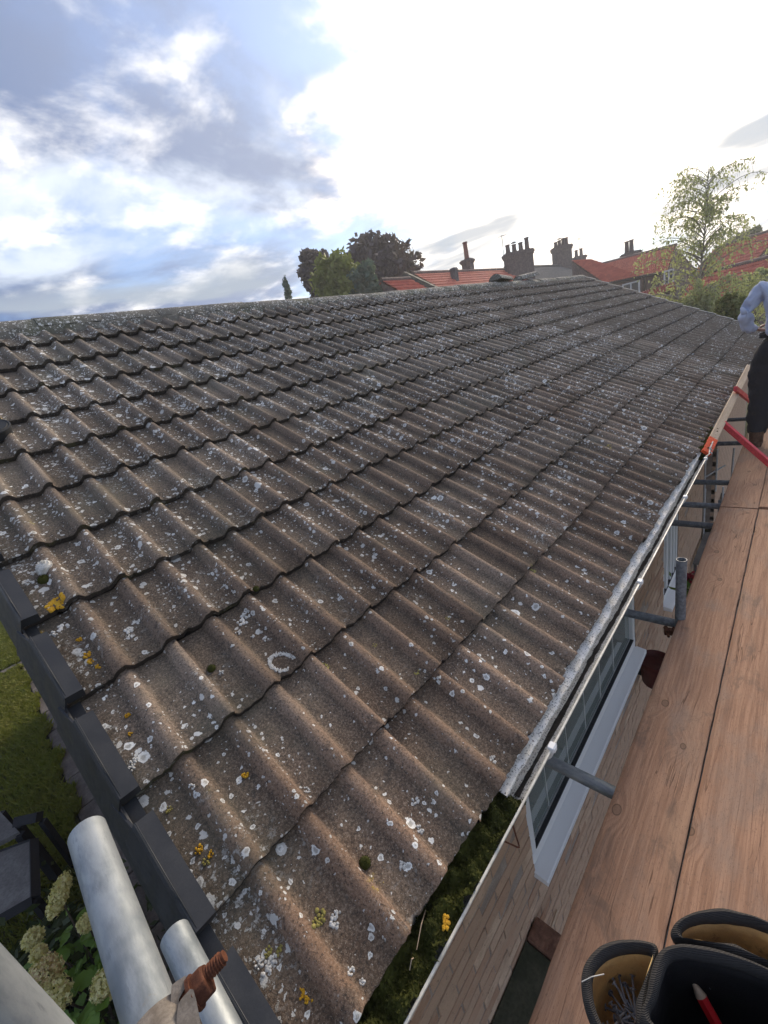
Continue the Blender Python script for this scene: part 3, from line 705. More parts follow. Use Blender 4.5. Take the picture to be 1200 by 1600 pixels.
# windows
def window(x0, x1, z0, z1, mull, trans=None, deep=.5):
    y0 = WY+.006; m = MB(); fw = .055; fb = .088
    m.box((x0, y0, z0), (x1, y0+.06, z0+fb)); m.box((x0, y0, z1-fw), (x1, y0+.06, z1))
    m.box((x0, y0+.001, z0+fb), (x0+fw, y0+.059, z1-fw)); m.box((x1-fw, y0+.001, z0+fb), (x1, y0+.059, z1-fw))
    for xm, w in mull: m.box((xm-w/2, y0+.002, z0+fb), (xm+w/2, y0+.058, z1-fw))
    wn = bevel(add('window', m.mesh('window', UPVC), house), .004, 2)
    m = MB(); m.box((x0+fw, y0+.030, z0+fb), (x1-fw, y0+.034, z1-fw)); add('pane', m.mesh('pane', GLASS), wn)
    m = MB(); m.box((x0+fw-.004, y0-.002, z0+fb-.004), (x1-fw+.004, y0+.02, z0+fb+.008)); add('gasket', m.mesh('gasket', RUBBER), wn)
    m = MB(); y1 = WY-.066
    m.grid([[(x0-.012, y0+.03, z0-.004), (x1+.012, y0+.03, z0-.004)], [(x0-.012, y1, z0-.022), (x1+.012, y1, z0-.022)], [(x0-.012, y1-.006, z0-.027), (x1+.012, y1-.006, z0-.027)], [(x0-.012, y1-.006, z0-.055), (x1+.012, y1-.006, z0-.055)], [(x0-.012, WY, z0-.055), (x1+.012, WY, z0-.055)]])
    for xe in (x0-.012, x1+.012): m.quad([(xe, y0+.03, z0-.004), (xe, y1, z0-.022), (xe, y1-.006, z0-.027), (xe, y1-.006, z0-.055), (xe, WY, z0-.055)])
    add('sill', m.mesh('sill', SILL), wn)
    m = MB(); m.box((x0-.05, y0+.09, z0+.02), (x1+.05, y0+.36, z0+.05)); add('inner_sill', m.mesh('inner_sill', ROOMSILL), wn)
    m = MB(); yb = y0+1.6
    m.quad([(x0-.6, yb, z0-1), (x1+.6, yb, z0-1), (x1+.6, yb, z1+.2), (x0-.6, yb, z1+.2)]); m.quad([(x0-.6, y0+.25, z0-.9), (x1+.6, y0+.25, z0-.9), (x1+.6, yb, z0-.9), (x0-.6, yb, z0-.9)])
    m.quad([(x0-.6, y0+.25, z1+.1), (x0-.6, yb, z1+.1), (x1+.6, yb, z1+.1), (x1+.6, y0+.25, z1+.1)])
    for xe in (x0-.6, x1+.6): m.quad([(xe, y0+.25, z0-.9), (xe, yb, z0-.9), (xe, yb, z1+.2), (xe, y0+.25, z1+.2)])
    add('room', m.mesh('room', DARKROOM), wn)
    return wn
w1 = window(*WIN[0], [])
for xm in (1.52, 1.82, 2.12, 2.42, 2.72):
    m = MB(); m.tube([(xm, WY+.032, WIN[0][2]+.09), (xm, WY+.032, WIN[0][3]-.06)], .0018, 6); add('glazing_bar', m.mesh('glazing_bar', UPVC), w1)
w2 = window(*WIN[1], [(4.38, .07), (4.56, .055), (4.70, .05)])

# gutter: half round, crusted inside, with union clips
GY, GZc, GR = -.013, -.030, .055
def gut(x0, x1):
    m = MB(); n = 14; A = np.linspace(0, math.pi, n)
    out = lambda r_, x: [(x, GY-math.cos(a)*r_, GZc-math.sin(a)*r_) for a in A]
    xsn = np.linspace(x0, x1, 40)
    m.grid([out(GR, x) for x in xsn], 0); m.grid([out(GR-.004, x)[::-1] for x in xsn], 1)
    for e in (0, -1): m.grid([out(GR, xsn[e]), out(GR-.004, xsn[e])], 0)
    for sgn in (-1, 1):                       # rolled lips
        y = GY+sgn*(GR-.001); m.box((x0, y-.0028, GZc-.004), (x1, y+.0028, GZc+.0015), 0)
    return m.mesh('gutter', [GUT, GUT_IN], 40)
gutter = add('gutter', gut(-.02, 4.95), house)
m = MB()                                      # silt lying in the bottom
P = []
for x in np.arange(.78, 4.3, .02):
    w0 = .0085+.008*mnoise.noise(Vector((x*5, 0, 0)))+.005*mnoise.noise(Vector((x*26, 3, 0))); c0 = GY-.012+.004*mnoise.noise(Vector((x*3, 7, 0)))
    w0 = max(.003, w0); row = []
    for q in (-1, -.6, 0, .6, 1):
        y = c0+q*w0; yy = max(-1, min(1, (y-GY)/(GR-.004))); row.append((x, y, GZc-(GR-.004)*math.sqrt(1-yy*yy)+.0015+(.004+.003*mnoise.noise(Vector((x*40, q, 1))))*(1-abs(q))))
    P.append(row)
m.grid(P); add('silt', m.mesh('silt', SILT, 60), gutter, kind='stuff')
m = MB(); P = []
for x in np.arange(.735, 4.2, .012):
    e = -.021+.006*mnoise.noise(Vector((x*14, 0, 0)))+.004*mnoise.noise(Vector((x*45, 5, 0)))
    zz = -.0215+.002*mnoise.noise(Vector((x*30, 2, 2)))
    P.append([(x, .04, zz+.004), (x, .0, zz+.002+.002*mnoise.noise(Vector((x*60, 1, 0)))), (x, e*.5, zz+.003*mnoise.noise(Vector((x*60, 2, 0)))), (x, e, zz-.001), (x, e-.001, zz-.007)])
m.grid(P); add('eaves_tray', m.mesh('eaves_tray', GUT_IN, 50), house)
for i, (px, py) in enumerate(((862, 1152), (1001, 906), (1071, 784), (1103, 716))):
    x = at(px, py, 1, GY-GR).x; m = MB()
    A = np.linspace(-.12, math.pi*.75, 14)
    for x_a, x_b in ((x-.016, x+.016),):
        Pa = [[(xx, GY-math.cos(a)*(GR+.007), GZc-math.sin(a)*(GR+.007)) for a in A] for xx in (x_a, x_b)]
        m.grid(Pa); m.grid([[(p[0], GY+(p[1]-GY)*.9, GZc+(p[2]-GZc)*.9) for p in r_] for r_ in Pa])
        for e in (0, 1): m.grid([Pa[e], [(p[0], GY+(p[1]-GY)*.9, GZc+(p[2]-GZc)*.9) for p in Pa[e]]])
    m.box((x-.014, GY-GR-.007, GZc-.003), (x+.014, GY-GR+.013, GZc+.009)); m.box((x-.010, GY-GR-.010, GZc-.012), (x+.010, GY-GR-.006, GZc+.006))
    bevel(add('gutter_clip', m.mesh('gutter_clip', UPVC), gutter), .002, 1)
# moss filling the gutter
def moss(x0, x1, top, label, yr=(-.060, .022), n=300, bl_=9000, over=0.):
    m = MB(); P = []
    for x in np.linspace(x0, x1, n):
        e = min(1, (x-x0)/.03, (x1-x)/.05); row = []
        for y in np.linspace(yr[0], yr[1], 26):
            lump = max(0, mnoise.noise(Vector((x*24, y*24, 0)))+.2)*.045+.010*mnoise.noise(Vector((x*70, y*70, 2)))
            yy = max(-1, min(1, (y-GY)/GR)); base = GZc-GR*math.sqrt(1-yy*yy)
            row.append((x, y, base+max(.002, (top+lump-base)*e-over*max(0, -y-.05))))
        P.append(row)
    m.grid(P); C = np.array([p for r_ in P for p in r_]); C = C[rng.integers(0, len(C), bl_)]+rng.normal(size=(bl_, 3))*.0025
    V, F = leafquads(C, .0055); o_ = len(m.v); m.v += [tuple(p) for p in V]; m.f += [tuple(int(i)+o_ for i in f) for f in F]; m.m += [0]*len(F)
    return add('gutter_moss', m.mesh('gutter_moss', MOSS), None, None, label, 'moss', kind='stuff')
moss(-.02, .775, -.040, 'dark green moss filling the near end of the gutter')
moss(4.05, 4.75, -.012, 'yellow green moss heaped over the gutter by the timber length', (-.062, .01), 160, 4000)
def stalk(a, b_, lab):
    m = MB(); a, b_ = Vector(a), Vector(b_); m.tube([a, a.lerp(b_, .5)+Vector((.004, .0, .012)), b_], [.0011, .0013, .0008], 6)
    add('dry_stalk', m.mesh('dry_stalk', PALE), None, None, lab, 'dry stalk', 'stalks in the gutter moss')
stalk(at(665, 1422, 2, -.02), at(651, 1484, 2, -.008), 'thin pale dry stalk lying on the moss, longer of the two')
stalk(at(646, 1497, 2, -.01), at(640, 1516, 2, -.01), 'short pale dry stalk at the near end of the gutter moss')
m = MB()
for q in range(14): c = Vector(at(697+random.uniform(-5, 5), 1440+random.uniform(-10, 12), 2, -.012)); m.lathe([(.0, .003), (.004, .002), (.0045, -.001), (.0, -.003)], 7, 0, Matrix.Translation(c) @ Matrix.Rotation(random.random()*3, 4, 'X'))
add('dead_leaf', m.mesh('dead_leaf', LICH_Y, 60), None, None, 'crumpled tan dead leaf in the dark gutter moss', 'leaf')
# bent wire hook hanging under the gutter lip
m = MB(); m.tube([at(800, 1286, 1, -.066), at(811, 1321, 1, -.07), at(811.5, 1323.5, 1, -.07), at(809, 1324, 1, -.07), at(787, 1314, 1, -.066)], .0022, 8)
add('wire_hook', m.mesh('wire_hook', RUST, 60), None, None, 'bent rusty wire hook hanging below the gutter beside the window', 'hook')

# ledge, rough brick and lath low on the wall
m = MB(); m.box((-.1, WY-.16, -1.76), (1.05, WY-.004, -1.70)); bevel(add('mossy_ledge', m.mesh('mossy_ledge', mat('mossy_stone', simple((.085, .085, .055), (.05, .055, .032), 8, .6, .004))), house), .006)
m = MB(); m.box((1.055, WY-.165, -1.80), (1.175, WY-.006, -1.685)); o = bevel(add('rough_brick', m.mesh('rough_brick', mat('orange_cut_brick', simple((.26, .135, .085), (.17, .085, .055), 16, 1., .008))), None, None, 'rough broken orange brick at the end of the green ledge', 'brick'), .012)
m = MB(); a = at(853, 1476, 1, WY-.03); b_ = at(871, 1422, 1, WY-.012); m.tube([a, b_], .0065, 4)
add('pale_lath', m.mesh('pale_lath', PALE), None, None, 'thin pale lath leaning on the brick wall below the window sill', 'lath')

# ------------------------------------------------------------------ scaffold
BZ = -.42
def board(x0, x1, yc, z, rot=0., seed=0):
    rr = random.Random(seed); m = MB(); P = []
    L = x1-x0; n = 60
    prof_ = []
    for i in range(n+1):
        x = L*i/n; e0 = -.1125+.0006*rr.gauss(0, 1)-(.004*max(0, mnoise.noise(Vector((x*6, seed, 0)))-.15)); e1 = .1125+.0005*rr.gauss(0, 1)
        P.append([(x, e0+.002, -.038), (x, e0, -.034), (x, e0+.0003, -.004), (x, e0+.004, -.0006), (x, e0+.02, 0), (x, 0, .0006), (x, e1-.02, 0), (x, e1-.004, -.0006), (x, e1, -.004), (x, e1, -.034), (x, e1-.002, -.038)])
    m.grid([r_[::-1] for r_ in P]); m.quad(P[0]); m.quad(P[-1][::-1]); m.quad([P[0][0], P[-1][0], P[-1][-1], P[0][-1]])
    return m.mesh('scaffold_board', BOARD, 40), Matrix.Translation((x0, yc, z)) @ Matrix.Rotation(rot, 4, 'Z')
YB = [-.2840, -.5125, -.741]
bl_ = []
labs = {(0, 0): 'near scaffold board closest to the wall, beside the window sill', (0, 1): 'near scaffold board second out from the wall, behind the tool pouch', (0, 2): 'near scaffold board on the outer side, third out from the wall',
        (1, 0): 'far scaffold board closest to the wall, under the red bar', (1, 1): 'far scaffold board second out from the wall, under the man\'s boots', (1, 2): 'far scaffold board on the outer side, third out from the wall'}
for r_, (x0, x1) in enumerate(((-.06, 3.91), (3.922, 7.85))):
    for i, yc in enumerate(YB):
        xx0 = x0+(.03 if i else 0); me, M = board(xx0, x1+.012*(1 if i == 1 and r_ == 0 else 0)-(.0), yc, BZ+(.003 if r_ else 0)+(-.004 if i == 1 else 0), (.0003, -.0004, .0003)[i], r_*3+i)
        if r_ == 1 and i: M = Matrix.Translation((.016, 0, 0)) @ M
        add('scaffold_board', me, None, M, labs[(r_, i)], 'scaffold board', 'scaffold boards')
TR = .02415
def tube(a, b_, label, m_=GALV, grp='scaffold tubes', name='scaffold_tube'):
    a, b_ = Vector(a), Vector(b_); d = b_-a; m = MB(); m.pipe((0, 0, 0), (0, 0, d.length), TR, .004, 28)
    return add(name, m.mesh(name, m_, 40), None, Matrix.Translation(a) @ d.to_track_quat('Z', 'Y').to_matrix().to_4x4(), label, 'scaffold tube', grp)
ZT = BZ-.043-TR
tr_pix = [((855, 1185), GALV, 'pale grey transom tube crossing in front of the window sill'), ((983, 956), GALVD, 'dark grey transom tube between the two windows, beside the upright stub'), ((1057, 815.5), GALVD, 'grey transom tube just past the second window'), ((1071, 786.5), GALVD, 'grey transom tube level with the joint between the boards'),
          ((1085, 751.5), GALVD, 'grey transom tube below the yellow green moss'), ((1118, 692), GALVD, 'thin looking grey transom tube behind the lower end of the red bar'), ((1138, 655), GALVD, 'grey transom tube near the boot, farther than the rest')]
for i, ((px, py), m_, lb) in enumerate(tr_pix):
    x = at(px, py, 2, ZT+.01).x; tube((x, WY-.004 if x < WEND else .6, ZT), (x+.0, -1.05, ZT-.0), lb, m_)
tube((-.2, -.93, ZT-2*TR), (8.2, -.93, ZT-2*TR), 'long ledger tube carrying the transoms under the outer boards', GALVD)
px = at(1064, 874, 1, -.175)
tube((px.x, -.178, GZ), (px.x, -.178, px.z), 'short upright grey tube standing open-topped beside the boards', GALVD)
def coupler(loc, M3, label):
    m = MB(); m.lathe([(TR+.0005, -.024), (TR+.010, -.024), (TR+.012, -.018), (TR+.012, .018), (TR+.010, .024), (TR+.0005, .024)], 20)
    root = add('scaffold_coupler', m.mesh('scaffold_coupler', RUST, 40), None, Matrix.Translation(loc) @ M3, label, 'coupler', 'scaffold couplers')
    m = MB(); m.box((-.014, TR+.008, -.018), (.014, TR+.05, .018)); bevel(add('lug', m.mesh('lug', RUST), root, Matrix.Translation(loc) @ M3), .004)
    m = MB(); m.tube([(-.045, TR+.036, 0), (.045, TR+.036, 0)], .007, 10); m.tube([(.020, TR+.036, 0), (.036, TR+.036, 0)], .0125, 6); add('bolt', m.mesh('bolt', RUST), root, Matrix.Translation(loc) @ M3)
    return root
coupler((px.x, -.178, ZT-.03), Matrix.Rotation(R(20), 4, 'Z'), 'rusty coupler clamped on the short upright tube below the boards')

# near end rails, at the left bottom of the view
dA = Vector((-.027, -.997, -.071)); pA = Vector((-.055, -.495, .632)); eA = pA-dA*.660
tube(eA, pA+dA*.75, 'large bright galvanised rail tube at the near end, upper of the pair')
tB = Vector((-.030, .098, .395)); m_dir = Vector((-.02, -.997, -.071))
pbx = at(268, 1462, 2, .39)
tube((pbx.x+.004, pbx.y, .385), (pbx.x-.0, pbx.y-1.35, .29), 'bright galvanised rail tube half hidden below the larger rail tube')
sC = Vector((CAM.x-.274*.44-.962*.0245, CAM.y+.962*.44-.274*.0245-.0, 0))
tube((sC.x, sC.y, GZ), (sC.x, sC.y, 1.9), 'bright galvanised upright tube cut off by the bottom left corner')
# rusty bolt, nut and forked flap of the coupler clamping the rails
def P3(x, y, d_): return Vector(np.array(CAM)+ray(x, y)*d_)
D0 = .68
bt, nt0, nt1, bb = P3(351, 1493, D0-.015), P3(326, 1527, D0-.005), P3(303, 1553, D0), P3(235, 1618, D0+.02)
cl = MB(); ax = (nt1-nt0).normalized(); cc = pA+dA*((P3(262, 1640, D0)-pA).dot(dA))
cM = Matrix.Translation(cc) @ dA.to_track_quat('Z', 'Y').to_matrix().to_4x4()
cl.lathe([(TR+.0008, -.03), (TR+.008, -.03), (TR+.010, -.024), (TR+.010, .024), (TR+.008, .03), (TR+.0008, .03)], 22, 0, cM)
bt_root = add('rail_coupler', cl.mesh('rail_coupler', PLATE, 40), None, None, 'steel coupler with rusty bolt clamped on the near rail tubes', 'coupler', 'scaffold couplers')
m = MB(); n_ = 240; rad = .0068; prev = None
d_ = (bt-bb); L = d_.length; d_.normalize(); u = d_.cross(Vector((0, 0, 1))).normalized(); w = u.cross(d_)
Pp = []
for i in range(n_+1):
    s_ = L*i/n_; ph = s_/.0030*2*math.pi; row = []
    for j in range(15):
        a = 2*math.pi*j/14; r_ = rad+.0008*math.cos(ph-a) if s_ < L-.003 else rad-.0012
        row.append(bb+d_*s_+u*math.cos(a)*r_+w*math.sin(a)*r_)
    Pp.append(row)
m.grid(Pp); m.quad(Pp[-1][:-1]); add('threaded_bolt', m.mesh('threaded_bolt', RUST, 60), bt_root)
m = MB(); q0, q1 = nt0, nt1; m.tube([q1, q1.lerp(q0, .08), q1.lerp(q0, .92), q0], [.0132, .0152, .0152, .0132], 6); o = add('nut', m.mesh('nut', RUST), bt_root); bevel(o, .0012, 2)
m = MB(); m.tube([q1-ax*-.0005, q1-ax*.0032], .0162, 20); add('washer', m.mesh('washer', RUST, 40), bt_root)
view = (Vector(P3(290, 1560, 1))-CAM).normalized()
def prong(pts, dd, th):
    m = MB(); F_ = [P3(x, y, D0+dd) for x, y in pts]; B_ = [p+view*th for p in F_]
    m.quad(F_); m.quad(B_[::-1])
    for i in range(len(F_)): j = (i+1) % len(F_); m.quad([F_[i], B_[i], B_[j], F_[j]])
    return bevel(add('fork_plate', m.mesh('fork_plate', PLATE), bt_root), .0025, 2)
prong([(266, 1580), (268, 1540), (276, 1533), (290, 1524), (292, 1533), (288, 1546), (280, 1560), (276, 1606), (262, 1606)], -.004, .012)
prong([(278, 1569), (284, 1560), (297, 1545), (302, 1546), (306, 1560), (312, 1590), (318, 1640), (276, 1640), (276, 1590)], -.016, .012)

# ------------------------------------------------------------------ timber, red bars
a = Vector((4.42, -.075, -.02)); e = at(1170, 566, 1, -.062)
def bar(name, a, b_, w, h, m_, lab, cat, rot=0., grp=None):
    a, b_ = Vector(a), Vector(b_); d = b_-a; m = MB(); m.box((0, -w/2, -h/2), (d.length, w/2, h/2))
    M = Matrix.Translation(a) @ d.to_track_quat('X', 'Z').to_matrix().to_4x4() @ Matrix.Rotation(rot, 4, 'X')
    return bevel(add(name, m.mesh(name, m_), None, M, lab, cat, grp), .003, 1), M
tb, M = bar('timber_length', at(1103, 708, 1, -.055), at(1171, 572, 1, -.055),   .020, .066, PALE, 'pale sawn timber length with orange painted end lying along the eaves', 'timber', R(-52))
m = MB(); m.box((-.001, -.0112, -.0342), (.36, .0112, .0342)); add('painted_end', m.mesh('painted_end', ORANGE), tb, M)
bar('red_bar', at(1129, 661, 1, -.060), at(1212, 733, 2, BZ+.03), .032, .050, RED, 'bright red bar from the pale timber down to the boards, nearer one', 'bar', 0., 'red bars across the gap')
bar('red_bar', at(1149, 607, 1, -.060), at(1184, 636, 2, BZ+.10), .032, .050, RED, 'bright red bar behind the man\'s leg, farther one', 'bar', 0., 'red bars across the gap')
m = MB(); p0 = at(1102, 714, 1, -.075); p1 = at(1109, 702, 1, -.075); p2 = at(1114, 690, 1, -.07)
m.tube([p0, (p0+p1)/2+Vector((0, -.01, -.01)), p1, p2], .0045, 6); m.tube([p1+Vector((-.02, -.005, .012)), p1+Vector((.015, -.012, -.012)), p1+Vector((.02, .0, .012)), p1+Vector((-.02, -.002, -.010)), p1+Vector((-.05, -.02, -.02))], .006, 6)
add('white_string', m.mesh('white_cord', ROPE, 60), None, None, 'white cord knotted between the gutter end and the orange painted timber', 'cord')
bar('timber_offcut', at(1173, 668, 2, BZ+.02)+Vector((.12, 0, 0)), at(1176, 690, 2, BZ+.02)+Vector((-.02, .0, 0)), .075, .04, PALE, 'pale timber offcut on the boards beside the boot', 'timber')

# ------------------------------------------------------------------ things in the yard under the boards
m = MB(); c = Vector((6.95, .62, 0)); m.tube([(c.x, c.y, GZ), (c.x, c.y, -.25)], .052, 20); m.tube([(c.x, c.y, -1.3), (c.x, c.y, -1.22)], .058, 20)
add('grey_post', m.mesh('grey_post', GALVD, 40), None, None, 'thick grey round post standing in the dark yard recess', 'post')
fr = empty('white_airer', (6.9, .3, GZ), 'white thin rod airer standing in the yard beside the wall end', 'clothes airer')
for a, b_ in ((at(1102, 722, 0, 6.7), at(1100, 792, 0, 6.7)), (at(1121, 702, 0, 6.8), at(1118, 768, 0, 6.8)), (at(1103, 745, 0, 6.72), at(1133, 727, 0, 6.9)), (at(1147, 700, 0, 6.9), at(1143, 745, 0, 6.9))):
    m = MB(); a, b_ = Vector(a), Vector(b_); b2 = a+(b_-a)*1.0; m.tube([a, b2], .011, 8); add('rod', m.mesh('rod', WPAINT, 60), fr)
for x, y in ((6.7, .26), (6.8, .08), (6.9, -.2)):
    m = MB(); m.tube([(x, y, GZ), (x, y, -1.35)], .011, 8); add('rod', m.mesh('rod', WPAINT, 60), fr)
m = MB(); p = at(1116, 778, 2, -2.1); m.lathe([(.0, 0), (.15, 0), (.17, .30), (.185, .31), (.185, .33), (.172, .33), (.15, .03), (0, .03)], 24)
add('grey_tub', m.mesh('grey_tub', GALVD, 40), None, Matrix.Translation((p.x, p.y, GZ)), 'dark grey tub on the yard paving below the airer', 'tub')
m = MB(); q = [at(1099, 800, 2, -1.9), at(1120, 795, 2, -1.9), at(1118, 803, 2, -1.9), at(1096, 815, 2, -1.9)]
q = [Vector((5.6, -.02, -1.9)), Vector((6.5, -.02, -1.9)), Vector((6.5, .22, -1.9)), Vector((5.6, .22, -1.9))]
m.quad(q); m.quad([p+Vector((0, 0, -.02)) for p in q][::-1]); 
for i in range(4): j = (i+1) % 4; m.quad([q[j], q[i], q[i]+Vector((0, 0, -.02)), q[j]+Vector((0, 0, -.02))])
for x, y in ((5.65, .0), (6.45, .0), (5.65, .2), (6.45, .2)): m.box((x-.015, y-.015, GZ), (x+.015, y+.015, -1.92))
add('grey_bench', m.mesh('grey_bench', SLATE), None, None, 'narrow grey slab bench against the wall end', 'bench')
pot = MB(); pot.lathe([(.0, .0), (.085, .0), (.098, .02), (.115, .20), (.125, .205), (.125, .24), (.115, .24), (.10, .20), (0, .19)], 24)
pp = at(1017, 1060, 1, WY-.10)
rp_ = add('wall_pot', pot.mesh('wall_pot', REDPLANT, 40), None, Matrix.Translation((pp.x+.02, WY-.13, pp.z-.05)), 'dark red pot fixed on the brick wall below the boards', 'plant pot')
m = MB(); m.box((-.02, .1, .05), (.02, .135, .20)); add('bracket', m.mesh('bracket', BLACK), rp_, WM[rp_])
rf_ = empty('red_flower_plant', at(1080, 900, 1, -.05), 'red flowering plant just visible past the upright stub tube', 'plant'); fp = at(1080, 902, 1, -.06)
C = np.array(fp)+rng.normal(size=(50, 3))*.022; V, F = leafquads(C, .03); add('flower', npmesh('flower', V, F, mat('red_petal', base=(.35, .012, .03), rough=.6)), rf_)
C = np.array(fp)+np.array([0, 0, -.12])+rng.normal(size=(120, 3))*np.array([.05, .04, .05]); V, F = leafquads(C, .05); add('leaves', npmesh('leaves', V, F, HLEAF), rf_, kind='stuff')
m = MB(); m.tube([(fp.x, fp.y, GZ), (fp.x+.02, fp.y, -1.3), fp], [.015, .01, .006], 6); add('stem', m.mesh('stem', BARK), rf_)

# ------------------------------------------------------------------ ground by the gable: path, lawn, table, hydrangea
m = MB(); m.box((-.50, -3, GZ-.05), (.07, 13, GZ-.012)); path = add('path', m.mesh('path', SOIL), kind='structure')
y = -1.2
i = 0
while y < 12.5:
    L = .595; rr = random.Random(i); m = MB(); m.box((-.29, -L/2+.004, -.03), (.24, L/2-.004, .012))
    bevel(add('slab', m.mesh('slab', SLAB), path, Matrix.Translation((-.18+.006*rr.gauss(0, 1), y, GZ+.002*rr.gauss(0, 1))) @ Matrix.Rotation(rr.gauss(0, .012), 4, 'Z') @ Matrix.Rotation(rr.gauss(0, .004), 4, 'X')), .006, 1)
    y += .60; i += 1
m = MB(); m.box((.3, -3.5, GZ-.05), (13, WY, GZ-.015)); yard = add('yard', m.mesh('yard', SOIL), kind='structure')
for ix in range(21):
    for iy in range(5):
        rr = random.Random(ix*9+iy); m = MB(); m.box((-.292, -.292, -.03), (.292, .292, .0))
        bevel(add('slab', m.mesh('slab', SLAB), yard, Matrix.Translation((.62+ix*.6, -.07-iy*.6+.01, GZ+.01+.002*rr.gauss(0, 1))) @ Matrix.Rotation(rr.gauss(0, .006), 4, 'Z')), .005, 1)
for ix in range(9):
    m = MB(); m.box((-.292, -.5, -.03), (.292, .5, .0)); add('slab', m.mesh('slab', SLAB), yard, Matrix.Translation((6.85+ix*.6, .93, GZ+.01)))
m = MB(); m.grid([[(x, y_, GZ+.02+.012*mnoise.noise(Vector((x*2, y_*2, 0)))-(.04 if x > -.47 else 0)) for x in np.linspace(-7, -.44, 24)] for y_ in np.linspace(2.4, 26, 60)])
add('lawn', m.mesh('lawn', GROUND, 60), kind='structure')
n = 52000
gx = -.46-np.abs(rng.normal(size=n))*.55; gy = 2.6+12.5*rng.random(n)**1.0; keep = ((gy < 9.0) | (gy > 9.22)) & (gx > -6.5); gx = gx[keep]; gy = gy[keep]; n = len(gx)
gx += .05*np.sin(gy*7)+.03*np.sin(gy*17)
h = .045+.06*rng.random(n); a = rng.random(n)*6.28; w = .005+.004*rng.random(n); le = rng.random(n)*.9
B = np.stack([gx, gy, np.full(n, GZ+.015)], 1); dx = np.stack([np.cos(a), np.sin(a), 0*a], 1); dn = np.stack([-np.sin(a), np.cos(a), 0*a], 1)
up = np.array([0, 0, 1.])
V = np.stack([B-dx*w[:, None], B+dx*w[:, None], B+dx*w[:, None]*.6+up*(h*.6)[:, None]+dn*(h*le*.3)[:, None], B+up*h[:, None]+dn*(h*le)[:, None]], 1).reshape(-1, 3)
add('grass', npmesh('grass', V, np.arange(4*n).reshape(n, 4), GRASS), None, None, 'short patchy lawn grass beside the slab path', 'grass', kind='stuff')
m = MB()
for i in range(26): rr = random.Random(i); m.box((-.52-i*.24, 9.02+.01*rr.random(), GZ-.02), (-.30-i*.24, 9.19+.01*rr.random(), GZ+.03+.01*rr.random()))
add('lawn_edging', m.mesh('lawn_edging', SLAB), kind='structure')

# dark garden table with a slate top and a bench behind it
tb_ = empty('garden_table', (-.95, 3.3, GZ), 'black framed garden table with grey slate top beside the hydrangea', 'table')
z = -1.78; c0, c1, c2, c3 = [at(x, y_, 2, z) for x, y_ in ((-60, 1352), (48, 1312), (50, 1402), (-60, 1465))]
m = MB(); q = [c0, c1, c2, c3]; m.quad([p for p in q][::-1]); m.quad([p+Vector((0, 0, -.03)) for p in q])
for i in range(4): j = (i+1) % 4; m.quad([q[i], q[j], q[j]+Vector((0, 0, -.03)), q[i]+Vector((0, 0, -.03))])
add('table_top', m.mesh('table_top', SLATE), tb_)
def beam(a, b_, r_, par, nm='rail', m_=BLACK):
    m = MB(); m.tube([a, b_], r_, 4); return add(nm, m.mesh(nm, m_), par)
for i in range(4): beam(q[i]+Vector((0, 0, -.03)), q[(i+1) % 4]+Vector((0, 0, -.03)), .042, tb_, 'rail')
for p in q: beam(p+Vector((0, 0, -.03)), Vector((p.x, p.y, GZ)), .035, tb_, 'leg')
sh = empty('garden_bench', (-1.0, 4.0, GZ), 'black garden bench behind the slate topped table', 'bench')
z = -1.72; q = [at(x, y_, 2, z) for x, y_ in ((-60, 1285), (0, 1268), (30, 1300), (-60, 1345))]
m = MB(); m.quad(q[::-1]); m.quad([p+Vector((0, 0, -.04)) for p in q])
for i in range(4): j = (i+1) % 4; m.quad([q[i], q[j], q[j]+Vector((0, 0, -.04)), q[i]+Vector((0, 0, -.04))])
add('seat', m.mesh('seat', SLATE), sh)
a, b_ = at(26, 1284, 2, z+.03), at(62, 1276, 2, z+.03); m = MB(); m.tube([a, b_], .05, 4); add('armrest', m.mesh('armrest', BLACK), sh)
for p in q+[a, b_]: beam(Vector((p.x, p.y, z-.02)), Vector((p.x, p.y, GZ)), .032, sh, 'leg')

# hydrangea
hy = empty('hydrangea', (-.66, 2.2, GZ), 'hydrangea bush with creamy flower heads below the bright rail tube', 'shrub')
def leaf_me(seed):
    rr = random.Random(seed); m = MB(); L = 1.; P = []
    for i in range(9):
        s_ = i/8; w = .36*math.sin(math.pi*min(1, s_**.8))**.8*(1-.25*s_)+.0; zz = -.25*s_*s_+.05*math.sin(s_*9+seed)
        w2 = w*(1+.10*((i % 2)*2-1)) if 0 < i < 8 else .004
        P.append([(-w2, s_, zz+w*.28), (-w2*.5, s_, zz+w*.10), (0, s_, zz), (w2*.5, s_, zz+w*.10), (w2, s_, zz+w*.28)])
    m.grid(P); return m.mesh('leaf', HLEAF, 80)
lm_ = [leaf_me(i) for i in range(4)]
base = Vector((-.62, 2.25, GZ))
stems = MB()
heads = [(93, 1398, 62, 27, 0, .9), (136, 1441, 22, 26, 0, 0), (52, 1466, 26, 26, 0, .3), (70, 1522, 44, 44, 1, .2), (84, 1558, 46, 46, 0, 0), (165, 1538, 24, 40, 0, 0), (60, 1490, 18, 20, 0, 0)]
HZ = -1.45
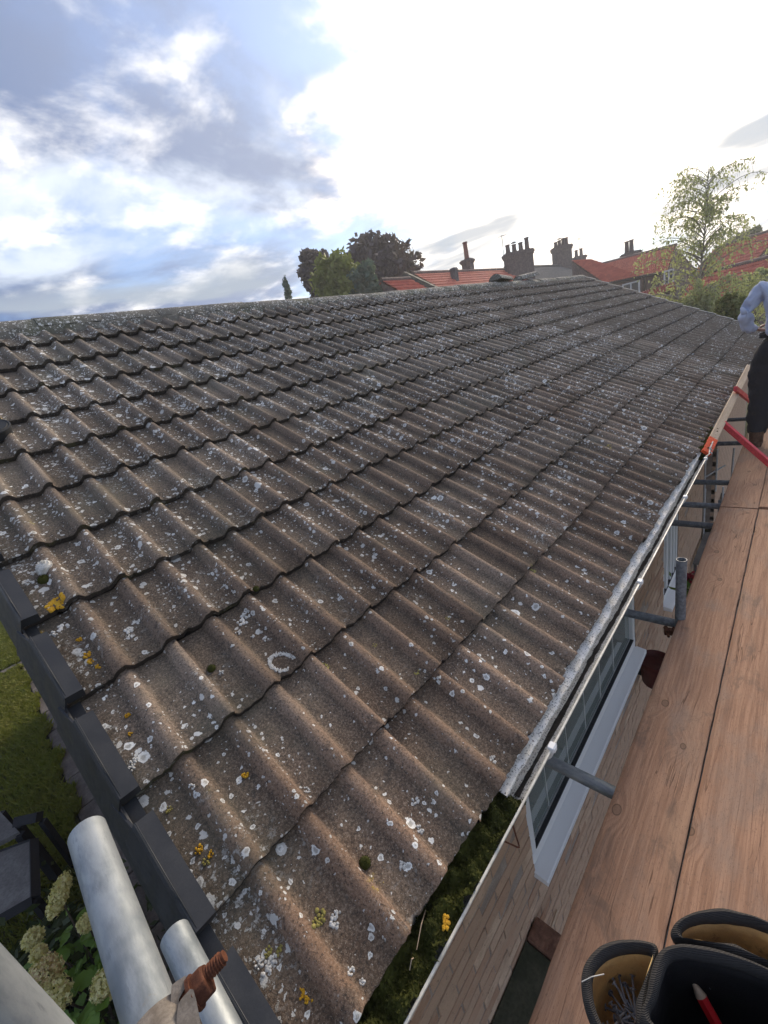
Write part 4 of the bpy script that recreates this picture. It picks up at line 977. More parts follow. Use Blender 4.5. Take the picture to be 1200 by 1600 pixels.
for i, (px_, py_, w_, h_, br, tilt) in enumerate(heads):
    z = HZ-.06*(i % 3); c = at(px_, py_, 2, z); d_ = (c-CAM).length; k = d_/FPX*.60
    rx = h_*k*.5; rz = max(w_, h_)*k*.5; n = 620 if h_ > 24 else 380
    u_ = rng.normal(size=(n, 3)); u_ /= np.linalg.norm(u_, axis=1)[:, None]
    long_ = rz/rx
    U = u_*np.array([rx, rx*1.0, rx])*(.66+.40*rng.random(n)+.12*np.sin(u_[:, 0]*9+i)*np.cos(u_[:, 1]*11))[:, None]
    axis = Vector((math.cos(.9), math.sin(.9), .25)).normalized() if tilt > .5 else Vector((.2, .3, 1)).normalized()
    A = np.array(axis); U = U+np.outer(U@A, A)*(long_-1)
    a_ = rng.normal(size=(n, 3)); nn = u_+.75*rng.normal(size=(n, 3)); nn /= np.linalg.norm(nn, axis=1)[:, None]; a_ -= nn*(a_*nn).sum(1)[:, None]; a_ /= np.linalg.norm(a_, axis=1)[:, None]; b2 = np.cross(nn, a_)
    s_ = (.0085+.0045*rng.random(n))[:, None]
    Cn = np.array(c)+U; V = []
    for q_ in range(4):       # four-petalled florets
        g_ = q_*math.pi/2; dd = a_*math.cos(g_)+b2*math.sin(g_); ee = -a_*math.sin(g_)+b2*math.cos(g_)
        V.append(np.stack([Cn, Cn+dd*s_*.62+ee*s_*.42+nn*s_*.15, Cn+dd*s_+nn*s_*.05, Cn+dd*s_*.62-ee*s_*.42+nn*s_*.15], 1))
    V = np.concatenate(V, 0).reshape(-1, 3); F = np.arange(len(V)).reshape(-1, 4)
    mi = (rng.random(len(F)) < (.55 if br else .06)).astype(int)
    fh = add('flower_head', npmesh('flower_head', V, F, [HFLOW, HFLOWB], mi), hy)
    if br: fh['label'] = 'flower head browning on one side'
    stems.tube([c, c.lerp(base, .4)+Vector((.02*math.sin(i), .02, .05)), base+Vector((.1*math.sin(i*2), .1*math.cos(i*2), 0))], [.004, .006, .010], 6)
LEAFS = [(138, 1575, .16, .4), (115, 1545, .12, .2), (128, 1494, .085, 1.2), (150, 1520, .13, 0), (120, 1590, .15, .9), (100, 1590, .12, 2), (160, 1580, .14, 1.5), (66, 1470, .06, .3), (82, 1480, .05, .8), (92, 1505, .06, 2.4), (45, 1505, .07, 1.), (100, 1470, .09, 2.2), (108, 1416, .06, 1.1), (60, 1445, .04, 0), (140, 1560, .12, 2.6), (165, 1560, .12, .6), (108, 1475, .10, 1.7), (145, 1600, .16, .2)]
def put_leaf(c, size, az_, tiltx):
    M = Matrix.Translation(c) @ Matrix.Rotation(az_, 4, 'Z') @ Matrix.Rotation(tiltx, 4, 'X') @ Matrix.Rotation(random.gauss(0, .35), 4, 'Y') @ Matrix.Scale(size, 4)
    add('leaf', random.choice(lm_), hy, M)
for px_, py_, sz, az_ in LEAFS: put_leaf(at(px_, py_, 2, HZ-.12-.1*random.random())-Vector((0, sz*.4, 0)), sz, az_, random.gauss(-.1, .2))
for i in range(190):
    a_ = random.random()*6.28; r_ = .5*math.sqrt(random.random()); c = Vector((-.62+r_*math.cos(a_)*.62, 2.2+r_*math.sin(a_)*1.1, -1.50-.5*random.random()-.3*r_))
    put_leaf(c, random.uniform(.07, .13), random.random()*6.28, random.gauss(-.25, .35))
add('stems', stems.mesh('stems', BARK, 60), hy)
C = np.array([-.85, 2.6, -2.1])+rng.normal(size=(2600, 3))*np.array([.22, .28, .14]); V, F = leafquads(C, .05)
gc = add('ground_cover', npmesh('ground_cover', V, F, leafmat('dull_green_leaf', (.030, .045, .018), (.07, .09, .035), .2)), None, None, 'dull green low planting under the hydrangea', 'ground cover', kind='stuff')
C = np.array(at(24, 1415, 2, -1.72))+rng.normal(size=(60, 3))*np.array([.03, .03, .02]); V, F = leafquads(C, .035); 
m = MB(); m.grid([[(x, y_, GZ+.004) for x in (-1.6, -.46)] for y_ in (1.2, 3.2)]); add('flower_bed', m.mesh('flower_bed', SOIL), kind='structure')

# ------------------------------------------------------------------ tool pouch hung on a short upright at the near end
ZP = .50
def pocket(name, pix, extra, depth, shrink, inner, z=ZP, par=None, band=.020):
    rim = [Vector(at(x, y_, 2, z)) for x, y_ in pix]+[Vector((x, y_, z)) for x, y_ in extra]
    # resample the closed rim smoothly
    n0 = len(rim); pts = []
    for i in range(n0):
        p0, p1, p2, p3 = rim[i-1], rim[i], rim[(i+1) % n0], rim[(i+2) % n0]
        for k in range(6):
            t_ = k/6; pts.append(.5*((2*p1)+(p2-p0)*t_+(2*p0-5*p1+4*p2-p3)*t_*t_+(3*p1-p0-3*p2+p3)*t_**3))
    c = sum(pts, Vector())/len(pts); m = MB(); rows = []
    for f, dz in ((1, 0), (.985, -.03), (.95, -depth*.5), (.88, -depth*.9), (.6, -depth), (.02, -depth)):
        rows.append([Vector((c.x+(p.x-c.x)*f*(1-shrink*abs(dz)/depth), c.y+(p.y-c.y)*f*(1-shrink*abs(dz)/depth), z+dz+.002*mnoise.noise(p*60))) for p in pts+pts[:1]])
    m.grid([r_[::-1] for r_ in rows]); body = add('pocket', m.mesh('pocket', inner, 60), par)
    so_ = body.modifiers.new('thick', 'SOLIDIFY'); so_.thickness = .0025; so_.offset = 1
    m = MB(); rr_ = []
    for ring in range(9):
        a_ = 2*math.pi*ring/8; ew, eh = .0062, band*.95
        rr_.append([Vector((p.x, p.y, z-.004)) + ((p-c).normalized()*math.cos(a_)*ew + Vector((0, 0, math.sin(a_)*eh*.55))) + Vector((0, 0, .0025*mnoise.noise(p*45))) for p in pts+pts[:1]])
    m.grid(rr_); add('binding', m.mesh('binding', WEB, 60), par)
    return c
pouch = empty('tool_pouch', (.40, -.56, ZP-.2), 'black and tan tool pouch holding nails and a red pencil above the boards', 'tool pouch')
cl_ = pocket('left', [(935, 1605), (919, 1560), (919, 1519), (938, 1492), (968, 1478), (1004, 1477), (1024, 1487), (1014, 1525), (1005, 1562), (1000, 1610)], [(.268, -.485), (.256, -.470)], .115, .05, SUEDE, ZP, pouch)
cm_ = pocket('main', [(1012, 1600), (1019, 1555), (1034, 1500), (1056, 1486), (1095, 1488), (1145, 1500), (1200, 1520), (1245, 1545)], [(.385, -.615), (.318, -.580), (.300, -.530)], .24, .12, BLACKC, ZP+.012, pouch)
cb_ = pocket('back', [(1062, 1468), (1058, 1452), (1077, 1438), (1120, 1429), (1160, 1434), (1200, 1447), (1250, 1475), (1250, 1530), (1200, 1505), (1147, 1485), (1095, 1473)], [], .20, .1, SUEDE, ZP+.004, pouch)
m = MB(); m.box((.300, -.645, ZP-.30), (.402, -.632, ZP+.02)); bevel(add('back_panel', m.mesh('back_panel', BLACKC), pouch), .004)
m = MB(); m.tube([(.35+.034*math.cos(a_), -.672+.034*math.sin(a_), ZP-.03) for a_ in np.linspace(0, 6.283, 25)], .016, 8, 0, True, .25); add('belt_loop', m.mesh('belt_loop', WEB, 60), pouch)
tube((.35, -.672, BZ), (.35, -.672, ZP+.03), 'short upright tube on the boards that the tool pouch hangs from', GALVD)
# white stray thread, nails, pencil
m = MB(); m.tube([at(909, 1534, 2, ZP+.006), at(925, 1526, 2, ZP+.010), at(944, 1522, 2, ZP+.006)], .0005, 5); add('loose_thread', m.mesh('loose_thread', ROPE), pouch)
nm = MB(); nm.tube([(0, 0, 0), (0, 0, .022)], [.0013, .0013], 8); nm.tube([(0, 0, .022), (0, 0, .0232)], .0034, 12); nm.tube([(0, 0, -.004), (0, 0, 0)], [.0003, .0013], 8)
nme = nm.mesh('nail', NAIL, 50)
for i in range(46):
    px_ = 985+random.uniform(-14, 16); py_ = 1582+random.uniform(-22, 40); z = ZP-.048-.02*random.random()-.012*max(0, (1560-py_)/20)
    c = at(px_, py_, 2, z); M = Matrix.Translation(c) @ Euler((R(random.uniform(62, 112)), 0, R(random.uniform(0, 360)))).to_matrix().to_4x4()
    add('nail', nme, None, M, 'loose bright steel nail in the small tan pocket', 'nail', 'nails in the pouch pocket')
pa, pb = at(1079, 1527, 2, ZP-.045), at(1126, 1612, 2, ZP-.075)
d_ = (pb-pa).normalized(); pm = MB(); pm.tube([pa+d_*.017, pa+d_*.14], .0066, 6)
pc = add('pencil', pm.mesh('pencil', PENC), None, None, 'red carpenter pencil with bare wood tip in the black pocket', 'pencil')
m = MB(); m.tube([pa+d_*.017, pa+d_*.004], [.0066, .0020], 12); add('tip', m.mesh('tip', PWOOD, 60), pc)
m = MB(); m.tube([pa+d_*.004, pa], [.0020, .0005], 8); add('lead', m.mesh('lead', GRAPH), pc)
for i, (x, y_) in enumerate(((1067, 1530), (1106, 1517), (1108, 1537))):
    c = at(x, y_, 2, ZP-.05); m = MB(); m.lathe([(.0045, -.001), (.0048, .001), (.0032, .0014), (.003, 0)], 14); add('rivet', m.mesh('rivet', NAIL, 60), pouch, Matrix.Translation(c) @ Euler((R(70), R(20), 0)).to_matrix().to_4x4())

# ------------------------------------------------------------------ the man on the boards
PX = 5.6; FL = BZ+.002
man = empty('person', (PX, -.44, FL), 'man in pale blue shirt and black trousers standing on the far boards', 'person')
def skin(name, V, E, Rr, m_, par, sub=2, root=0):
    me = bpy.data.meshes.new(name); me.from_pydata([tuple(v) for v in V], E, []); me.materials.append(m_)
    o = add(name, me, par); s_ = o.modifiers.new('skin', 'SKIN'); s_.use_smooth_shade = True
    for i, r_ in enumerate(Rr): d = me.skin_vertices[0].data[i]; d.radius = r_ if hasattr(r_, '__len__') else (r_, r_); d.use_root = (i == root)
    u_ = o.modifiers.new('sub', 'SUBSURF'); u_.levels = sub; u_.render_levels = sub
    if name != 'body':
        tx = bpy.data.textures.get('folds') or bpy.data.textures.new('folds', 'CLOUDS'); tx.noise_scale = .09; tx.noise_depth = 2
        dm = o.modifiers.new('folds', 'DISPLACE'); dm.texture = tx; dm.strength = .05; dm.mid_level = .5; dm.texture_coords = 'GLOBAL'
    return o
def mp(dy, z, dx=0): return Vector((PX+dx, -.405+dy, FL+z))
# skin body: head, neck, hands
V = [mp(0, 1.30), mp(0, 1.50), mp(0, 1.58, .01), mp(0, 1.66, .02), mp(0, 1.76, .03), mp(0, 1.83, .02)]
skin('body', V, [(i, i+1) for i in range(5)], [(.10, .10), (.062, .062), (.060, .066), (.078, .092), (.080, .098), (.045, .055)], SKIN, man)
m = MB(); P = []
for la in np.linspace(0, 1, 9):
    z = 1.70+.155*math.sin(la*math.pi/2); r_ = math.cos(la*math.pi/2)
    P.append([mp(.087*r_*math.sin(a_), z, .018+.105*r_*math.cos(a_)-.006) for a_ in np.linspace(0, 6.283, 19)])
m.grid(P); add('hair', m.mesh('hair', HAIR, 80), man)
for sg in (-1, 1):
    m = MB(); m.tube([mp(sg*.082, 1.675, .015), mp(sg*.096, 1.70, .005), mp(sg*.094, 1.735, .012)], [.012, .018, .012], 8); add('ear', m.mesh('ear', SKIN, 60), man)
m = MB(); m.tube([mp(0, 1.74, .122), mp(0, 1.70, .142), mp(0, 1.690, .125)], [.010, .016, .012], 8); add('nose', m.mesh('nose', SKIN, 60), man)
for sg in (-1, 1):
    m = MB(); m.lathe([(.0, .012), (.009, .008), (.012, 0), (0, -.006)], 10, 0, Matrix.Translation(mp(sg*.033, 1.745, .112)) @ Matrix.Rotation(R(90), 4, 'Y')); add('eye', m.mesh('eye', WPAINT, 60), man)
m = MB(); m.tube([mp(-.026, 1.645, .098), mp(0, 1.643, .112), mp(.026, 1.645, .098)], [.004, .008, .004], 8); add('mouth', m.mesh('mouth', mat('lip', base=(.35, .14, .11)), 60), man)
# shirt: torso and both sleeves; left hand on the hip
eL = at(1160, 488, 0, PX-.06); 
V = [mp(0, 1.02), mp(0, 1.14), mp(0, 1.28), mp(0, 1.42), mp(0, 1.50), mp(0, 1.545),
     mp(.175, 1.475), mp(.235, 1.40, -.02), mp(.300, 1.30, -.05), Vector(eL)+Vector((0, -.012, .03)), mp(.27, 1.14, .04), mp(.20, 1.12, .10),
     mp(-.175, 1.475), mp(-.235, 1.39, -.02), mp(-.27, 1.22, .0), mp(-.26, 1.05, .10), mp(-.24, .98, .20)]
E = [(0, 1), (1, 2), (2, 3), (3, 4), (4, 5), (3, 6), (6, 7), (7, 8), (8, 9), (9, 10), (10, 11), (3, 12), (12, 13), (13, 14), (14, 15), (15, 16)]
Rr = [(.205, .150), (.205, .145), (.21, .140), (.19, .125), (.10, .085), (.062, .062), (.078, .078), (.072, .072), (.064, .064), (.058, .058), (.052, .052), (.044, .044), (.078, .078), (.070, .070), (.058, .058), (.05, .05), (.042, .042)]
skin('shirt', V, E, [(a_, b_) if True else 0 for a_, b_ in Rr], SHIRT, man, 3, 0)
# trousers
V = [mp(0, 1.06), mp(0, .94), mp(.105, .86), mp(.125, .66), mp(.130, .50, -.01), mp(.130, .30), mp(.130, .09, -.01),
     mp(-.105, .86), mp(-.125, .66, .03), mp(-.135, .50, .06), mp(-.135, .30, .04), mp(-.135, .09, .02)]
E = [(0, 1), (1, 2), (2, 3), (3, 4), (4, 5), (5, 6), (1, 7), (7, 8), (8, 9), (9, 10), (10, 11)]
skin('trousers', V, E, [(.19, .135), (.20, .15), (.125, .135), (.115, .12), (.088, .092), (.086, .09), (.082, .082), (.115, .125), (.105, .11), (.088, .092), (.086, .09), (.082, .082)], TROUS, man, 3, 1)
m = MB(); P = [[mp(.172*math.sin(a_), z, .128*math.cos(a_)) for a_ in np.linspace(0, 6.283, 33)] for z in (1.045, 1.085)]; m.grid(P)
bl2 = add('belt', m.mesh('belt', TROUS, 60), man); s_ = bl2.modifiers.new('thick', 'SOLIDIFY'); s_.thickness = .006
for sg, dx in ((1, -.02), (-1, .02)):
    y_ = sg*.132; m = MB()
    P = []
    for x_, w_, h_ in ((-.095, .03, .05), (-.085, .042, .075), (-.03, .046, .10), (.03, .046, .088), (.09, .050, .065), (.145, .050, .05), (.175, .032, .03)):
        P.append([mp(y_+w_*math.cos(a_), h_*max(0, .06+.94*math.sin(a_)) if math.sin(a_) > 0 else .0, x_+dx) for a_ in np.linspace(0, 6.283, 17)])
    m.grid(P); m.quad(P[0][:-1]); m.quad(P[-1][:-1]); bt_ = add('boot', m.mesh('boot', LEATH, 50), man)
    m = MB(); m.tube([mp(y_, .05, -.035+dx), mp(y_, .15, -.03+dx)], [.055, .058], 14); add('cuff', m.mesh('cuff', LEATH, 50), bt_)
# hands: palm and five fingers each
def hand(c, dirv, side, nrm):
    d = Vector(dirv).normalized(); s_ = Vector(side).normalized(); n_ = Vector(nrm).normalized()
    V = [c, c+d*.05, c+d*.088]; E = [(0, 1), (1, 2)]; Rr = [(.024, .018), (.036, .016), (.034, .012)]
    for i, (off, L) in enumerate(((-.030, .066), (-.010, .076), (.010, .072), (.029, .056))):
        b0 = len(V); V += [c+d*.070+s_*off*.9, c+d*(.092+L*.35)+s_*off-n_*.006, c+d*(.090+L*.72)+s_*off*1.02-n_*.022, c+d*(.084+L*.9)+s_*off*1.02-n_*.038]; E += [(b0, b0+1), (b0+1, b0+2), (b0+2, b0+3)]; Rr += [(.010, .010), (.0092, .0092), (.0085, .0085), (.007, .007)]
    b0 = len(V); V += [c+d*.022-s_*.020, c+d*.050-s_*.050-n_*.008, c+d*.080-s_*.058-n_*.020]; E += [(b0, b0+1), (b0+1, b0+2)]; Rr += [(.014, .014), (.0115, .0115), (.009, .009)]
    me = bpy.data.meshes.new('hand'); me.from_pydata([tuple(v) for v in V], E, []); me.materials.append(SKIN); o = add('hand', me, man); sk = o.modifiers.new('skin', 'SKIN')
    roots = {0}; k = 3
    for i in range(4): roots.add(3+4*i)
    roots.add(19)
    for i, r_ in enumerate(Rr): q_ = me.skin_vertices[0].data[i]; q_.radius = r_; q_.use_root = i in roots
    sb = o.modifiers.new('sub', 'SUBSURF'); sb.levels = 1; sb.render_levels = 1
hand(mp(.20, 1.12, .10), (-.1, -.75, -.25), (.5, 0, -1), (0, 1, 0))
hand(mp(-.24, .98, .20), (.5, .0, -.75), (0, 1, 0), (-1, 0, .5))

# ------------------------------------------------------------------ background: trees
def tree(name, label, cat, px_c, px_w, top, bottom, dist, m_, n, size, clumps, grp, up_=.0, trunk=True, shape=1., seed=1, bark=BARK):
    rr = np.random.default_rng(seed)
    a = ray(px_c, (top+bottom)/2); c = np.array(CAM)+a*dist/math.hypot(a[0], a[1])
    k = dist/FPX*1.0; zt = np.array(CAM)[2]+ray(px_c, top)[2]/math.hypot(*ray(px_c, top)[:2])*dist; 
    l_, r_ = ray(px_c-px_w/2, bottom), ray(px_c+px_w/2, bottom); wid = dist*abs(math.atan2(l_[1], l_[0])-math.atan2(r_[1], r_[0]))
    zb = max(GZ+.9, zt-wid*shape)
    root = empty(name, (c[0], c[1], GZ), label, cat, grp)
    cz = (zt+zb)/2; ctr = np.array([c[0], c[1], cz]); rad = np.array([wid/2, wid/2, (zt-zb)/2])
    cl = rr.normal(size=(clumps, 3)); cl /= np.linalg.norm(cl, axis=1)[:, None]; cl *= (rr.random(clumps)**.4)[:, None]*.82
    cs = .16+.16*rr.random(clumps); idx = rr.integers(0, clumps, n)
    d = rr.normal(size=(n, 3)); d /= np.linalg.norm(d, axis=1)[:, None]; d *= (rr.random(n)**.35)[:, None]
    C = ctr+(cl[idx]+d*cs[idx][:, None])*rad
    V, F = leafquads(C, size, up_); add('crown', npmesh('crown', V, F, m_), root)
    m = MB(); m.tube([(c[0], c[1], GZ), (c[0]+.05, c[1], zb+.2), (c[0], c[1]+.1, cz)], [wid*.035, wid*.028, wid*.015], 8)
    for i in range(12):
        e = ctr+cl[i]*rad; s0 = np.array([c[0], c[1], zb+(cz-zb)*rr.random()]); m.tube([s0, (s0+e)/2+np.array([0, 0, .15]), e], [wid*.014, wid*.009, wid*.004], 5)
    add('trunk', m.mesh('trunk', bark, 60), root); return root
tree('beech_tree', 'broad dark purple copper beech rising behind the roof ridge', 'tree', 580, 150, 362, 440, 32., BEECH, 19000, .27, 150, 'trees beyond the ridge', shape=.95, seed=3)
tree('beech_tree', 'lower purple leaved tree at the left end of the dark tree group', 'tree', 494, 66, 384, 458, 31., BEECH, 5500, .25, 40, 'trees beyond the ridge', shape=1.4, seed=14)
tree('conifer_tree', 'yellow green pointed conifer in front of the purple beech', 'tree', 526, 92, 376, 460, 25., CONIF, 9000, .18, 80, 'trees beyond the ridge', .8, shape=1.5, seed=5)
tree('blue_green_tree', 'blue green rounded tree between the conifer and the red roof', 'tree', 566, 64, 405, 458, 24., BLUEG, 6000, .17, 50, 'trees beyond the ridge', .5, shape=1.2, seed=8)
tree('slim_conifer', 'slim grey green pointed tree top alone above the ridge', 'tree', 447, 20, 427, 468, 26., BLUEG, 1600, .09, 26, 'trees beyond the ridge', .3, shape=4.2, seed=9)

def birch(px_c, top, dist):
    a = ray(px_c, top); c = np.array(CAM)+a*dist/math.hypot(a[0], a[1]); zt = c[2]; rr = random.Random(11)
    root = empty('birch_tree', (c[0], c[1], GZ), 'airy silver birch with drooping twigs beside the man, against the sky', 'tree')
    H = zt-GZ; m = MB(); tw = MB(); tr = lambda f: Vector((c[0]+.15*math.sin(f*3), c[1]+.10*math.sin(f*5), GZ+H*f))
    m.tube([tr(f) for f in np.linspace(0, 1, 14)], [.045*(1-f)**.8+.006 for f in np.linspace(0, 1, 14)], 8)
    L = []
    for i in range(130):
        f = .20+.76*rr.random(); s0 = tr(f); az_ = rr.random()*6.283; ln = (1.0+2.0*(1-f)**.85)*rr.uniform(.7, 1.15)
        o_ = Vector((math.cos(az_), math.sin(az_), 0)); pts = [s0]
        for q in range(1, 7): t_ = q/6; pts.append(s0+o_*ln*t_*(1-.12*t_)+Vector((0, 0, ln*(.95*t_-.75*t_*t_))))
        m.tube(pts, [.022*(1-t_/6)*(1.2-f)+.004 for t_ in range(7)], 5)
        for q in range(2, 7):
            for w_ in range(rr.randint(3, 5) if f < .5 else rr.randint(1, 3)):
                b0 = pts[q]+(pts[q-1]-pts[q])*rr.random(); az2 = az_+rr.gauss(0, .8); dl = rr.uniform(.25, .85)*(1.15-f*.55); o2 = Vector((math.cos(az2), math.sin(az2), 0))
                tp = [b0+o2*.30*dl*math.sin(t_*1.4)+Vector((0, 0, .10*dl*t_-dl*.95*t_**1.7)) for t_ in (0, .25, .5, .75, 1)]
                tw.tube(tp, [.004, .0035, .003, .002, .0015], 3)
                nl = int((30 if f < .42 else 20 if f < .58 else 13)*dl)+2
                for u_ in range(nl):
                    t_ = rr.random(); k_ = min(3, int(t_*4)); p = tp[k_].lerp(tp[k_+1], t_*4-k_); L.append(tuple(p+Vector((rr.gauss(0, .035), rr.gauss(0, .035), rr.gauss(0, .03)))))
    add('trunk', m.mesh('trunk', BBARK, 60), root); add('twigs', tw.mesh('twigs', BARK), root)
    V, F = leafquads(np.array(L), .052, 1.2); add('crown', npmesh('crown', V, F, BIRCH), root)
birch(1100, 258, 18.)
tree('garden_shrub', 'tall pale green shrub low behind the end of the roof', 'shrub', 1085, 90, 455, 500, 17.5, BIRCH, 7000, .075, 60, 'shrubs beyond the roof end', .6, shape=.9, seed=21)
tree('garden_shrub', 'yellowish green shrub beside the man\'s elbow', 'shrub', 1140, 60, 455, 510, 14.5, HEDGE, 6000, .06, 50, 'shrubs beyond the roof end', .5, shape=1.2, seed=22)
tree('garden_shrub', 'dark green bush behind the man\'s shoulder', 'shrub', 1185, 70, 415, 480, 24., BIRCH, 6000, .09, 50, 'shrubs beyond the roof end', .5, shape=1., seed=23)
tree('far_tree', 'rounded green tree top beyond the right hand red roof', 'tree', 1165, 80, 356, 400, 62., HEDGE, 7000, .24, 50, None, shape=.8, seed=25)

# ------------------------------------------------------------------ background: the terrace beyond
def pt(px_, py_, ax, v): return at(px_, py_, ax, v)
def pantiles(corners, m_, rows, cols, amp=.045, step=.04):
    """rolled clay tiles over the slope a-b (ridge) d-c (eaves)"""
    a, b_, c, d = [Vector(q) for q in corners]; n = (b_-a).cross(d-a).normalized()
    if n.z < 0: n = -n
    m = MB(); P = []
    for r_ in range(rows):
        for e in (0, .97):
            v_ = (r_+e)/rows; row = []
            for k in range(cols*4+1):
                u_ = k/(cols*4); q = a.lerp(b_, u_).lerp(d.lerp(c, u_), v_)
                row.append(q+n*(amp*.5*math.sin(k*math.pi/2)+step*(e if e else 0)))
            P.append(row)
    m.grid(P); return m.mesh('roof', m_, 70)
def gable_house(name, label, ridge_a, ridge_b, run, drop, wallz, m_roof, m_wall, rows, cols, grp='red roofed houses beyond the ridge', slate=False):
    """ridge from a to b; both slopes; gable walls down to the ground"""
    a, b_ = Vector(ridge_a), Vector(ridge_b); dr = (b_-a); dr.z = 0; dr.normalize(); nrm = Vector((dr.y, -dr.x, 0))
    if nrm.dot(CAM-a) < 0: nrm = -nrm
    root = empty(name, ((a+b_)/2).xy.to_3d()+Vector((0, 0, GZ)), label, 'house', grp)
    fa, fb = a+nrm*run+Vector((0, 0, -drop)), b_+nrm*run+Vector((0, 0, -drop)); ba, bb_ = a-nrm*run+Vector((0, 0, -drop)), b_-nrm*run+Vector((0, 0, -drop))
    rf = add('roof', pantiles((a, b_, fb, fa), m_roof, rows, cols, .012 if slate else .05, .012 if slate else .05), root)
    add('roof', pantiles((b_, a, ba, bb_), m_roof, rows, cols, .012 if slate else .05, .012 if slate else .05), root)
    m = MB(); m.tube([a+Vector((0, 0, .03)), b_+Vector((0, 0, .03))], .11, 8); add('ridge', m.mesh('ridge', FBRICK if not slate else SLATE, 60), root)
    m = MB(); ins = .96
    wa, wb, wc, wd = [q+Vector((0, 0, 0)) for q in (a+nrm*run*ins, b_+nrm*run*ins, b_-nrm*run*ins, a-nrm*run*ins)]
    zt = a.z-drop*ins-.05
    for p, q in ((wa, wb), (wb, wc), (wc, wd), (wd, wa)): m.quad([(p.x, p.y, GZ), (q.x, q.y, GZ), (q.x, q.y, zt), (p.x, p.y, zt)])
    m.quad([(wa.x, wa.y, zt), (a.x, a.y, a.z-.06), (wd.x, wd.y, zt)]); m.quad([(wb.x, wb.y, zt), (b_.x, b_.y, b_.z-.06), (wc.x, wc.y, zt)])
    add('wall', m.mesh('wall', m_wall), root)
    m = MB(); m.tube([fa+nrm*.05+Vector((0, 0, -.06)), fb+nrm*.05+Vector((0, 0, -.06))], .07, 8); add('gutter', m.mesh('gutter', BLACK, 60), root)
    root_d = dict(root=root, fa=fa, fb=fb, nrm=nrm, dr=dr, roof=rf, a=a, b=b_); return root_d
def chimney(par, base, w, d_, h, pots, potm=POT, poth=.55, ang=0., capped=()):
    M = Matrix.Translation(base) @ Matrix.Rotation(ang, 4, 'Z'); m = MB()
    m.box((-w/2, -d_/2, -1.6), (w/2, d_/2, h*.80)); m.box((-w/2-.05, -d_/2-.05, h*.80+.001), (w/2+.05, d_/2+.05, h*.88)); m.box((-w/2-.09, -d_/2-.09, h*.88+.001), (w/2+.09, d_/2+.09, h)); m.box((-w/2-.02, -d_/2-.02, h+.001), (w/2+.02, d_/2+.02, h+.06), 0)
    for i in range(int(h*.8/.16)): # course relief
        pass
    ch = add('chimney', m.mesh('chimney', FBRICK2), par, M)
    n = len(pots)
    for i, (u_, hh) in enumerate(pots):
        m = MB(); r_ = .17; m.lathe([(r_*1.15, 0), (r_*1.15, .06), (r_*.95, .10), (r_*.82, hh-.08), (r_*1.0, hh-.07), (r_*1.0, hh), (r_*.75, hh), (r_*.7, .1)], 14)
        p = add('pot', m.mesh('pot', potm, 40), ch, M @ Matrix.Translation((u_*w, 0, h+.05)))
        if i in capped:
            m = MB(); m.lathe([(0, hh+.20), (.10, hh+.17), (.20, hh+.12), (.20, hh+.10), (0, hh+.12)], 12)
            for q in range(3): m.tube([(.09*math.cos(q*2.1), .09*math.sin(q*2.1), hh-.02), (.11*math.cos(q*2.1), .11*math.sin(q*2.1), hh+.12)], .012, 4)
            add('cowl', m.mesh('cowl', LEAD, 40), ch, M @ Matrix.Translation((u_*w, 0, h+.05)))
    return ch
def antenna(par, foot, h, boom, dirv, els, lab=None):
    m = MB(); f = Vector(foot); m.tube([f, f+Vector((0, 0, h))], .022, 6); d = Vector(dirv).normalized(); s_ = Vector((-d.y, d.x, 0)); t_ = f+Vector((0, 0, h-.05))
    m.tube([t_-d*boom*.3, t_+d*boom*.7], .016, 5)
    for i in range(els): q = t_+d*boom*(-.28+.95*i/max(1, els-1)); m.tube([q-s_*.22, q+s_*.22], .010, 4)
    return add('aerial', m.mesh('aerial', GALVD), par)
# house with the long red roof, ridge along the street
YR = 16.; a = pt(646, 430, 1, YR); b_ = pt(786, 420, 1, YR); zr = (a.z+b_.z)/2
h1 = gable_house('red_roofed_house', 'house with the long red pantile roof and single slim chimney behind the ridge', (a.x, YR, zr), (b_.x+.2, YR, zr), 3.2, 2.3, 0, PANT, FBRICK, 12, 44)
c = pt(731, 415, 1, YR+.5); chimney(h1['root'], (c.x, YR+.5, zr-.2), .62, .62, 1.0, [(0, 1.05)], POTR, ang=.1)
# triangular gable parapet with lower red roof to its left
a2 = pt(597, 443, 1, YR-1.); b2 = pt(641, 438, 1, YR-1.)
h2 = gable_house('red_roofed_house', 'smaller lower red roofed house at the left end of the row, next to the trees', (a2.x, YR-1., a2.z+.12), (b2.x, YR-1., a2.z+.12), 2.5, 1.8, 0, PANT, FBRICK, 9, 30)
m = MB(); g0 = pt(647, 427, 1, YR-.6); m.quad([(g0.x-.12, YR-3.8, zr-2.4), (g0.x-.12, YR, zr+.12), (g0.x-.12, YR+3.2, zr-2.3)]); m.quad([(g0.x+.12, YR-3.8, zr-2.4), (g0.x+.12, YR, zr+.12), (g0.x+.12, YR+3.2, zr-2.3)])
m.quad([(g0.x-.12, YR-3.8, zr-2.4), (g0.x+.12, YR-3.8, zr-2.4), (g0.x+.12, YR, zr+.12), (g0.x-.12, YR, zr+.12)]); m.quad([(g0.x-.12, YR+3.2, zr-2.3), (g0.x+.12, YR+3.2, zr-2.3), (g0.x+.12, YR, zr+.12), (g0.x-.12, YR, zr+.12)])
add('parapet', m.mesh('parapet', mat('mossy_render', simple((.15, .14, .11), (.10, .095, .075), 4, .3, .01, obj=False))), h1['root'])
